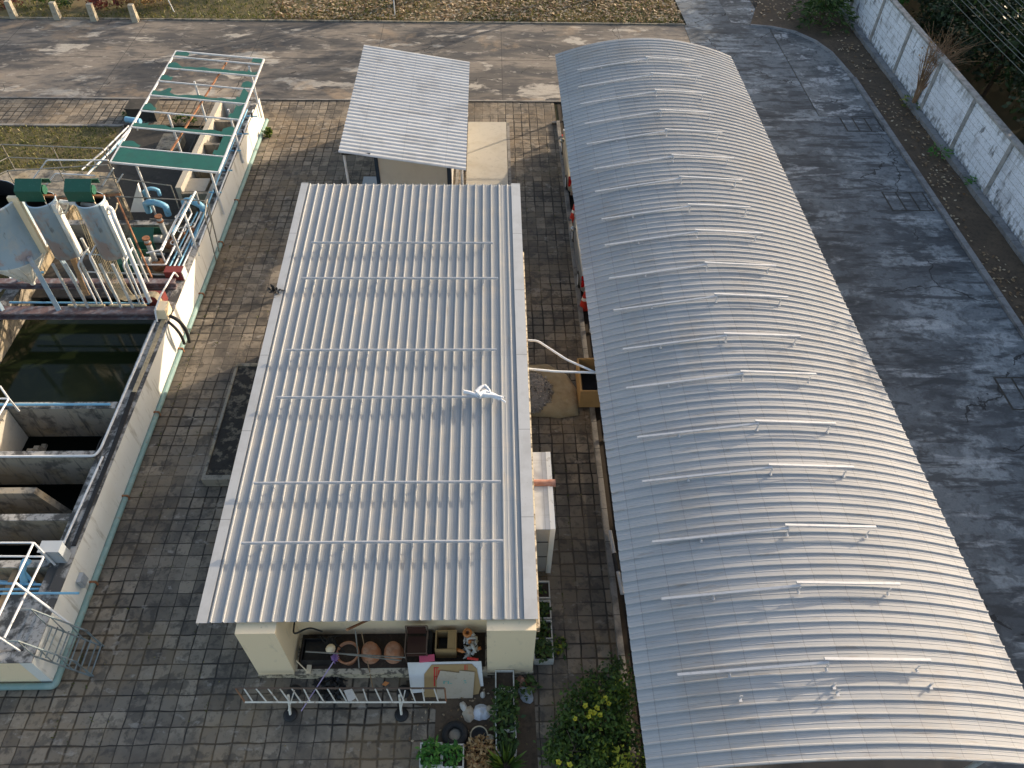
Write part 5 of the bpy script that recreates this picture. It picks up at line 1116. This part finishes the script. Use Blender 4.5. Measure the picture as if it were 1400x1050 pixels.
for k_ in range(9): c.tube(bez((x + random.uniform(-.1, .5), 7.4, .5), (x + random.uniform(-.1, .5), 7.3, .8), (x + random.uniform(0, .7), 7.1, .75), (x + random.uniform(.2, .8), 7.0, .55), 8), .012, 5)
c.tube(elbow([(-4.4, 7.45, 1.2), (-4.3, 7.0, 1.5), (-4.0, 7.2, 1.45), (-3.8, 7.3, 1.0)], .2), .02, 6)
o = c.build('black_hose', 'rubber'); tag(o, 'tangle of dark hose behind the crate in the front bay', 'hose')
c = MB().lathe((-3.62, 7.02, .6), [(0, 0), (.09, .03), (.11, .12), (.06, .2), (0, .22)], 14); o = c.build('scoop', 'cream'); tag(o, 'cream plastic scoop lying between the crate and the pot', 'scoop')
MBt = MB()
for a_, b3 in (((-4.1, 6.85, .98), (-1.9, 6.72, .90)), ((-3.2, 6.8, .92), (-2.0, 6.7, .78)), ((-3.0, 6.74, .3), (-3.05, 7.3, 1.05))): MBt.tube([a_, b3], .017, 6)
o = MBt.build('metal_rods', 'grey_rail'); tag(o, 'thin metal rods resting across the terracotta pots', 'rods')
o = MB().tube([(-2.95, 7.35, .8), (-2.68, 6.35, .02)], .012, 6).build('stick', 'wood'); tag(o, 'thin wooden stick leaning over the bay sill between the pots', 'stick')
# chair
CH = empty('metal_chair', (-1.68, 7.15, .27), 'brown metal chair with dark vinyl seat in the front bay', 'chair')
cx0, cx1 = -1.93, -1.45
MB().box((cx0 + .03, 6.84, .66), (cx1 - .03, 7.28, .71)).build('seat', 'brown_vinyl', CH)
MB().box((cx0 + .03, 7.30, .82), (cx1 - .03, 7.34, 1.12)).build('backrest', 'brown_vinyl', CH)
for xx in (cx0, cx1):
    MB().tube([(xx, 6.84, .27), (xx, 6.84, .90), (xx, 7.32, .93)], .016, 6).build('armrest', 'brown_frame', CH); MB().tube([(xx, 7.30, .27), (xx, 7.34, 1.13)], .016, 6).build('leg', 'brown_frame', CH)
MB().tube([(cx0, 7.34, 1.13), (cx1, 7.34, 1.13)], .016, 6).build('back_bar', 'brown_frame', CH); MB().tube([(cx0, 6.86, .78), (cx1, 6.86, .78)], .012, 6).build('front_bar', 'brown_frame', CH)
e = open_box('carton', -1.28, -.80, 6.95, 7.42, .27, .72, 'cardboard', 'open tan carton between the chair and the plastic bottles', th=.03)
MB().box((-1.22, 7.0, .31), (-.86, 7.36, .42)).build('content', 'black', e); MB().box((-1.0, 6.99, .70), (-.80, 7.41, .715)).build('flap', 'cardboard', e)
o = MB().box((-1.58, 6.9, .27), (-1.36, 7.5, .50)).build('dark_box', 'black'); o.name = 'storage_box'; tag(o, 'small dark box squeezed between the chair and the carton', 'box')
# bag of bottles
random.seed(3)
BO = empty('bottle_heap', (-.45, 7.15, .27), 'heap of empty clear plastic bottles in the right corner of the bay', 'bottles')
for k_ in range(26):
    p = Vector((-.46 + random.gauss(0, .13), 7.12 + random.gauss(0, .13), .34 + random.random() * .38)); d = Vector((random.gauss(0, 1), random.gauss(0, 1), random.gauss(0, .4))).normalized(); M_ = d.to_track_quat('Z', 'Y').to_matrix()
    MB().lathe(p, [(0, -.12), (.038, -.118), (.04, -.03), (.035, 0), (.04, .05), (.018, .09), (.014, .12), (0, .12)], 8, M=M_).build('bottle', 'plastic_clear' if k_ % 8 else 'plastic_orange', BO)
o = MB().lathe((-.55, 7.3, .78), [(0, -.03), (.09, -.03), (.11, .05), (.07, .09), (.04, .05)], 14).build('orange_cup', 'plastic_orange'); tag(o, 'small orange plastic container on top of the bottle heap', 'container')
# boards leaning over the sill
def board(pts, mat, name, label, th=.015, lift=0):
    P = [Vector(p) for p in pts]; nrm = (P[1] - P[0]).cross(P[2] - P[1]).normalized()
    if nrm.z < 0: nrm = -nrm
    P = [p + nrm * lift for p in P]; n_ = len(P)
    e = empty(name, min(P, key=lambda p: p.z), label, 'board')
    MB().add(P + [p - nrm * th for p in P], [tuple(range(n_)), tuple(range(n_, 2 * n_))[::-1]] + [(i, (i + 1) % n_, n_ + (i + 1) % n_, n_ + i) for i in range(n_)]).build('panel', mat, e); return e, P, nrm
def onp(px, py, P0, nrm):     # point of the photo on the board's own plane
    d = R @ Vector(((px - 700) / F, -(py - 525) / F, -1.0)); o_ = Vector((0, 0, HC)); return o_ + d * ((P0 - o_).dot(nrm) / d.dot(nrm))
zb = .62
A = at(557, 906, zb); Bq = at(658, 904, zb); Cq = at(661, 938, .12); Dq = at(562, 948, .06)
nr = (Bq - A).cross(Dq - A).normalized(); nr = nr if nr.z > 0 else -nr
board([onp(562, 948, A, nr), onp(661, 938, A, nr), onp(658, 904, A, nr), A], 'foam_white', 'foam_board', 'white foam board leaning on the bay sill behind the cardboard')
P0 = A + nr * .02
quad = [onp(*p, P0, nr) for p in ((580, 957), (602, 957), (654, 949), (657, 940), (652, 915), (645, 908), (590, 909), (580, 922))]
e1, P1, n1 = board(quad, 'cardboard', 'cardboard_sheet', 'larger brown cardboard sheet with red print leaning on the white board')
P0b = P0 + nr * .03
quad = [onp(*p, P0b, nr) for p in ((597, 955), (646, 961), (649, 919), (628, 917), (628, 920), (602, 917), (597, 930))]
e2, P2, n2 = board(quad, 'cardboard_pale', 'cardboard_sheet', 'smaller pale cardboard sheet in front with faint green print')
def marks(lst, P_, par, mat):
    b = MB()
    for x0_, y0_, x1_, y1_ in lst: b.sheet([onp(x0_, y1_, P_, nr), onp(x1_, y1_, P_, nr), onp(x1_, y0_, P_, nr), onp(x0_, y0_, P_, nr)])
    b.build('print', mat, par)
marks([(593, 912, 595, 938), (596.5, 912, 598, 930), (593, 912, 600, 913.5), (593, 924, 598, 925.5), (599, 916, 601, 927), (602, 916, 603.5, 927), (599, 921, 603, 922.5), (635, 909, 636.5, 916), (638, 909, 639, 916)], P0 + nr * .003, e1, 'print_red')
marks([(606, 931, 608, 935), (608, 931, 611, 932), (612, 931, 614, 935), (615, 934, 618, 935), (634, 930, 637, 931.5), (635, 933, 638, 934)], P0b + nr * .003, e2, 'print_green')
o = MB().box((-1.62, 6.72, .63), (-1.28, 6.86, .68), rz=.1).build('pink_box', 'pink'); tag(o, 'flat pink box on the top edge of the white foam board', 'box')
o = MB().tube([(-.55, 6.78, .68), (-.3, 6.74, .68)], .03, 8).build('red_bottle', 'print_red'); tag(o, 'small red bottle lying on the top edge of the boards', 'bottle')
# long ladder lying on two round-footed stands
LZ = .42; La = at(322, 941, LZ); Lb = at(608, 941, LZ); Lc = at(335, 960, LZ); Ld = at(610, 960, LZ)
LD = empty('ladder', (La.x, Lc.y, 0), 'long white welded ladder rack lying in front of the building', 'ladder')
MB().tube([La, Lb], .022, 6).build('side_rail', 'brown_frame', LD); MB().tube([Lc, Ld], .020, 6).build('side_rail', 'white_metal', LD)
MB().tube([La, Lc], .018, 6).build('end_rail', 'rusty_steel', LD); MB().tube([Lb, Ld], .018, 6).build('end_rail', 'rusty_steel', LD)
for k_ in range(17):
    t = (k_ + .7) / 17.6; p = La.lerp(Lb, t); q = Lc.lerp(Ld, t + (.012 if k_ % 5 else .0)); MB().tube([p, q], .0155, 6).build('rung', 'white_metal', LD)
for px in (397, 549):
    f0 = at(px, 977, .02); t0 = at(px - 3, 950, LZ); e_ = MB().tube([(f0.x, f0.y, .03), t0], .03, 8); e_.tube([(f0.x, f0.y, .25), t0 + Vector((.12, .1, 0))], .014, 5); st3 = e_.build('stand', 'white_metal', LD)
    MB().lathe((f0.x, f0.y, 0), [(0, .045), (.10, .045), (.155, .03), (.155, 0)], 20).build('foot', 'black', st3)
    MB().lathe((f0.x, f0.y + .5, 0), [(0, .045), (.10, .045), (.155, .03), (.155, 0)], 20).build('foot', 'black', st3)
o = MB().sheet([at(470, 944, .46), at(481, 942, .47), at(487, 954, .46), at(477, 961, .45)]).build('paper', 'paper', origin=at(477, 950, .45)); o.name = 'newspaper'; tag(o, 'sheet of newspaper lying on the ladder', 'newspaper')
md = o.modifiers.new('t', 'SOLIDIFY'); md.thickness = .004
# mop
mp0 = at(457, 903, .75); mp1 = at(412, 972, .10); e = empty('mop', (mp1.x, mp1.y, 0), 'purple mop leaning from the ladder into the front bay', 'mop')
MB().tube([mp1, mp0], .014, 8).build('handle', 'purple_pole', e); c = MB()
for k_ in range(60): a = random.uniform(0, 6.28); c.tube([mp0, mp0 + Vector((cos(a) * random.random() * .12, sin(a) * random.random() * .14 + .06, random.uniform(-.12, .1)))], .012, 4, r2=.006)
c.build('head', 'purple', e)
e = empty('wooden_mallet', at(425, 918, .3), 'pale wooden handle leaning over the left end of the sill', 'handle')
MB().tube([at(405, 903, .62), at(420, 918, .35)], .014, 6).build('shaft', 'cream', e); MB().box(tuple(at(421, 914, .28) - Vector((.02, .12, 0))), tuple(at(424, 914, .28) + Vector((.03, .12, .05)))).build('head', 'cream', e)
c = MB(); q = at(452, 940, 0)
for k_ in range(140): a = random.uniform(0, 6.28); r_ = .36 * sqrt(random.random()); c.leaf((q.x + cos(a) * r_, q.y + sin(a) * r_ * .7, .02 + .2 * (1 - r_ / .36) * random.random()), .16, .1, up=1)
o = c.build('bin_bag', 'black', origin=(q.x, q.y, 0)); tag(o, 'black refuse heap on the ground under the ladder', 'bag')
q = at(522, 936, .02); o = MB().leaf(q, .18, .5, up=3, asp=.6, d=Vector((1, .2, .1))).build('yellow_leaf', 'plastic_orange', origin=q); o.name = 'fallen_leaf'; tag(o, 'single orange leaf on the ground beside the ladder', 'leaf')

# ---- planters
random.seed(12)
def foliage(c, x, y, z, r, h, n_, size, asp=.5, grassy=False):
    for k_ in range(n_):
        a = random.uniform(0, 6.28); rr = r * sqrt(random.random())
        if grassy: c.leaf((x + cos(a) * rr * .7, y + sin(a) * rr * .7, z), size * random.uniform(.7, 1.5), None, d=Vector((cos(a) * rr / r * 1.2, sin(a) * rr / r * 1.2, .9)), asp=.13)
        else: c.leaf((x + cos(a) * rr, y + sin(a) * rr, z + h * random.random() * (1 - .5 * rr / r)), size * random.uniform(.6, 1.3), None, asp=asp, up=.8)
def planter(px, py, s, label, leaf='leaf_bright', full=.8, hgt=.28, sx=1.0, grassy=False, mat='planter_white', z=.0, xy=None):
    q = at(px, py, hgt) if xy is None else Vector((*xy, hgt)); x, y = q.x, q.y; a, b = s * sx / 2, s / 2
    e = empty('planter', (x, y, 0), label, 'planter', 'square white planters'); th = .028
    MB().box((x - a, y - b, 0), (x + a, y - b + th, hgt)).box((x - a, y + b - th, 0), (x + a, y + b, hgt)).box((x - a, y - b + th + .001, 0), (x - a + th, y + b - th - .001, hgt)).box((x + a - th, y - b + th + .001, 0), (x + a, y + b - th - .001, hgt)).build('box', mat, e)
    MB().box((x - a + th, y - b + th, .01), (x + a - th, y + b - th, hgt - .07)).build('soil', 'soil_pot', e)
    if full > 0:
        c = MB(); foliage(c, x, y, hgt - .06, s * .5 * full + .05, .38 * full, int(170 * full), .13 if not grassy else .4, grassy=grassy); c.build('foliage', leaf, e)
planter(589, 1031, .47, 'white square planter with bright leafy plant, leftmost at the bottom edge', full=.95)
planter(619, 1033, .47, 'white square planter with leafy plant, second from left at the bottom edge', full=.75)
planter(692, 1014, .45, 'white square planter full of dark green plants beside the soil patch', leaf='leaf_mid', full=.7)
planter(691, 1047, .45, 'weathered planter with grassy blades at the bottom edge', leaf='leaf_bush', full=.5, grassy=True)
planter(690, 929, .43, 'empty square planter beside the front right pier', full=0, mat='planter_white')
planter(690, 957, .43, 'planter hidden by a dark bushy plant, second from the pier', leaf='leaf_mid', full=1.0)
planter(691, 984, .45, 'planter hidden by a dark spreading plant, third from the pier', leaf='leaf_mid', full=1.2)
for i, (y, f_, lab) in enumerate(((8.62, .15, 'empty grey planter in the alley, farthest along the building wall'), (8.1, .6, 'dark planter with sparse plants in the alley, second from far'), (7.6, .6, 'dark planter with sparse plants in the alley, third from far'), (7.1, .9, 'planter with drooping green leaves in the alley, nearest the front'))):
    planter(0, 0, .46, lab, leaf='leaf_mid', full=f_, mat='planter_white', xy=(1.20, y))
c = MB(); foliage(c, .78, 6.35, .0, .25, .3, 90, .13); o = c.build('potted_weeds', 'leaf_mid', origin=(.78, 6.35, 0)); o.name = 'weeds'; tag(o, 'dark green weeds at the foot of the front right pier', 'weeds', 'weed clumps')
c = MB(); foliage(c, 1.55, 7.3, .0, .25, .25, 80, .14); o = c.build('weeds', 'leaf_bush', origin=(1.55, 7.3, 0)); tag(o, 'green leaves spreading onto the alley beside the nearest alley planter', 'weeds', 'weed clumps')
# tyre, dry plant, pots, rubbish
q = at(622, 1004, .1); e = empty('old_tyre', (q.x, q.y, 0), 'old black tyre lying flat on the soil patch', 'tyre')
MB().lathe((q.x, q.y, 0), [(.14, .03), (.22, .0), (.28, .04), (.29, .10), (.26, .17), (.19, .19), (.14, .15), (.14, .03)], 28).build('tyre', 'rubber', e)
MB().lathe((q.x, q.y, 0), [(.14, .06), (.11, .09), (.07, .07), (.0, .07)], 20).build('rim', 'concrete', e)
q = at(657, 1032, .2); e = empty('dry_plant', (q.x, q.y, 0), 'withered orange brown plant in a round pot at the bottom edge', 'plant')
MB().lathe((q.x, q.y, 0), [(0, 0), (.16, 0), (.21, .25), (.19, .25)], 18).build('pot', 'terracotta', e); c = MB(); foliage(c, q.x, q.y, .12, .36, .38, 520, .09, asp=.6); c.build('foliage', 'leaf_dry', e)
q = at(655, 1006, .15); e = empty('wire_hoop_pot', (q.x, q.y, 0), 'dark round pot with pale hoop behind the withered plant', 'pot')
MB().lathe((q.x, q.y, 0), [(0, 0), (.15, 0), (.19, .2), (.17, .2), (.13, .12), (0, .12)], 20).build('body', 'rubber', e); MB().lathe((q.x, q.y, .2), [(.17, 0), (.185, .012), (.2, 0), (.185, -.012), (.17, 0)], 24).build('rim', 'cable_tan', e)
q = at(670, 1011, .1); o = MB().lathe((q.x, q.y, 0), [(0, 0), (.08, 0), (.095, .1), (.085, .2), (.05, .22), (.05, .18), (0, .18)], 16).build('jar', 'cream_worn'); tag(o, 'small dirty cream jar standing on the soil patch', 'jar')
random.seed(31)
def rag(px, py, r_, mat, name, label, cat, sx=1.0, rz=0.0, n_=7):
    q = at(px, py, 0); c = MB(); vs = []; fs = []; m_ = 14
    for j in range(n_ + 1):
        for i in range(m_):
            a = 2 * pi * i / m_; rr = r_ * j / n_ * (1 + .35 * noise.noise(Vector((cos(a) * 1.5 + px, sin(a) * 1.5, 0)))); X = cos(a) * rr * sx; Y = sin(a) * rr
            vs.append((q.x + X * cos(rz) - Y * sin(rz), q.y + X * sin(rz) + Y * cos(rz), .02 + .11 * (1 - (j / n_) ** 2) + .05 * noise.noise(Vector((X * 9 + px, Y * 9, 2)))))
    for j in range(n_):
        for i in range(m_): fs.append((j * m_ + i, j * m_ + (i + 1) % m_, (j + 1) * m_ + (i + 1) % m_, (j + 1) * m_ + i))
    c.add(vs, fs); o = c.build(name, mat, origin=(q.x, q.y, 0)); tag(o, label, cat, 'rubbish on the soil patch')
rag(658, 975, .20, 'white_bag', 'crumpled_bag', 'crumpled white plastic bag on the soil patch', 'bag')
rag(634, 967, .15, 'paper', 'paper_scrap', 'narrow grey paper scrap below the cardboard', 'scrap', .5, .5)
rag(641, 977, .16, 'cardboard_pale', 'carton_scrap', 'tan paper bag left of the crumpled white bag', 'scrap', .9)
rag(670, 972, .12, 'cardboard_pale', 'carton_scrap', 'small tan scrap right of the crumpled white bag', 'scrap')
rag(660, 950, .07, 'paper', 'paper_scrap', 'tiny pale scrap between the cardboard and the planters', 'scrap')
rag(719, 950, .2, 'box_grey', 'plastic_scrap', 'flat grey plastic scrap on the pavers right of the planters', 'scrap', .8, .6)
rag(713, 933, .16, 'clay_pipe', 'broken_pot', 'broken reddish pot pieces beside the front right pier', 'broken pot', .7, .4)
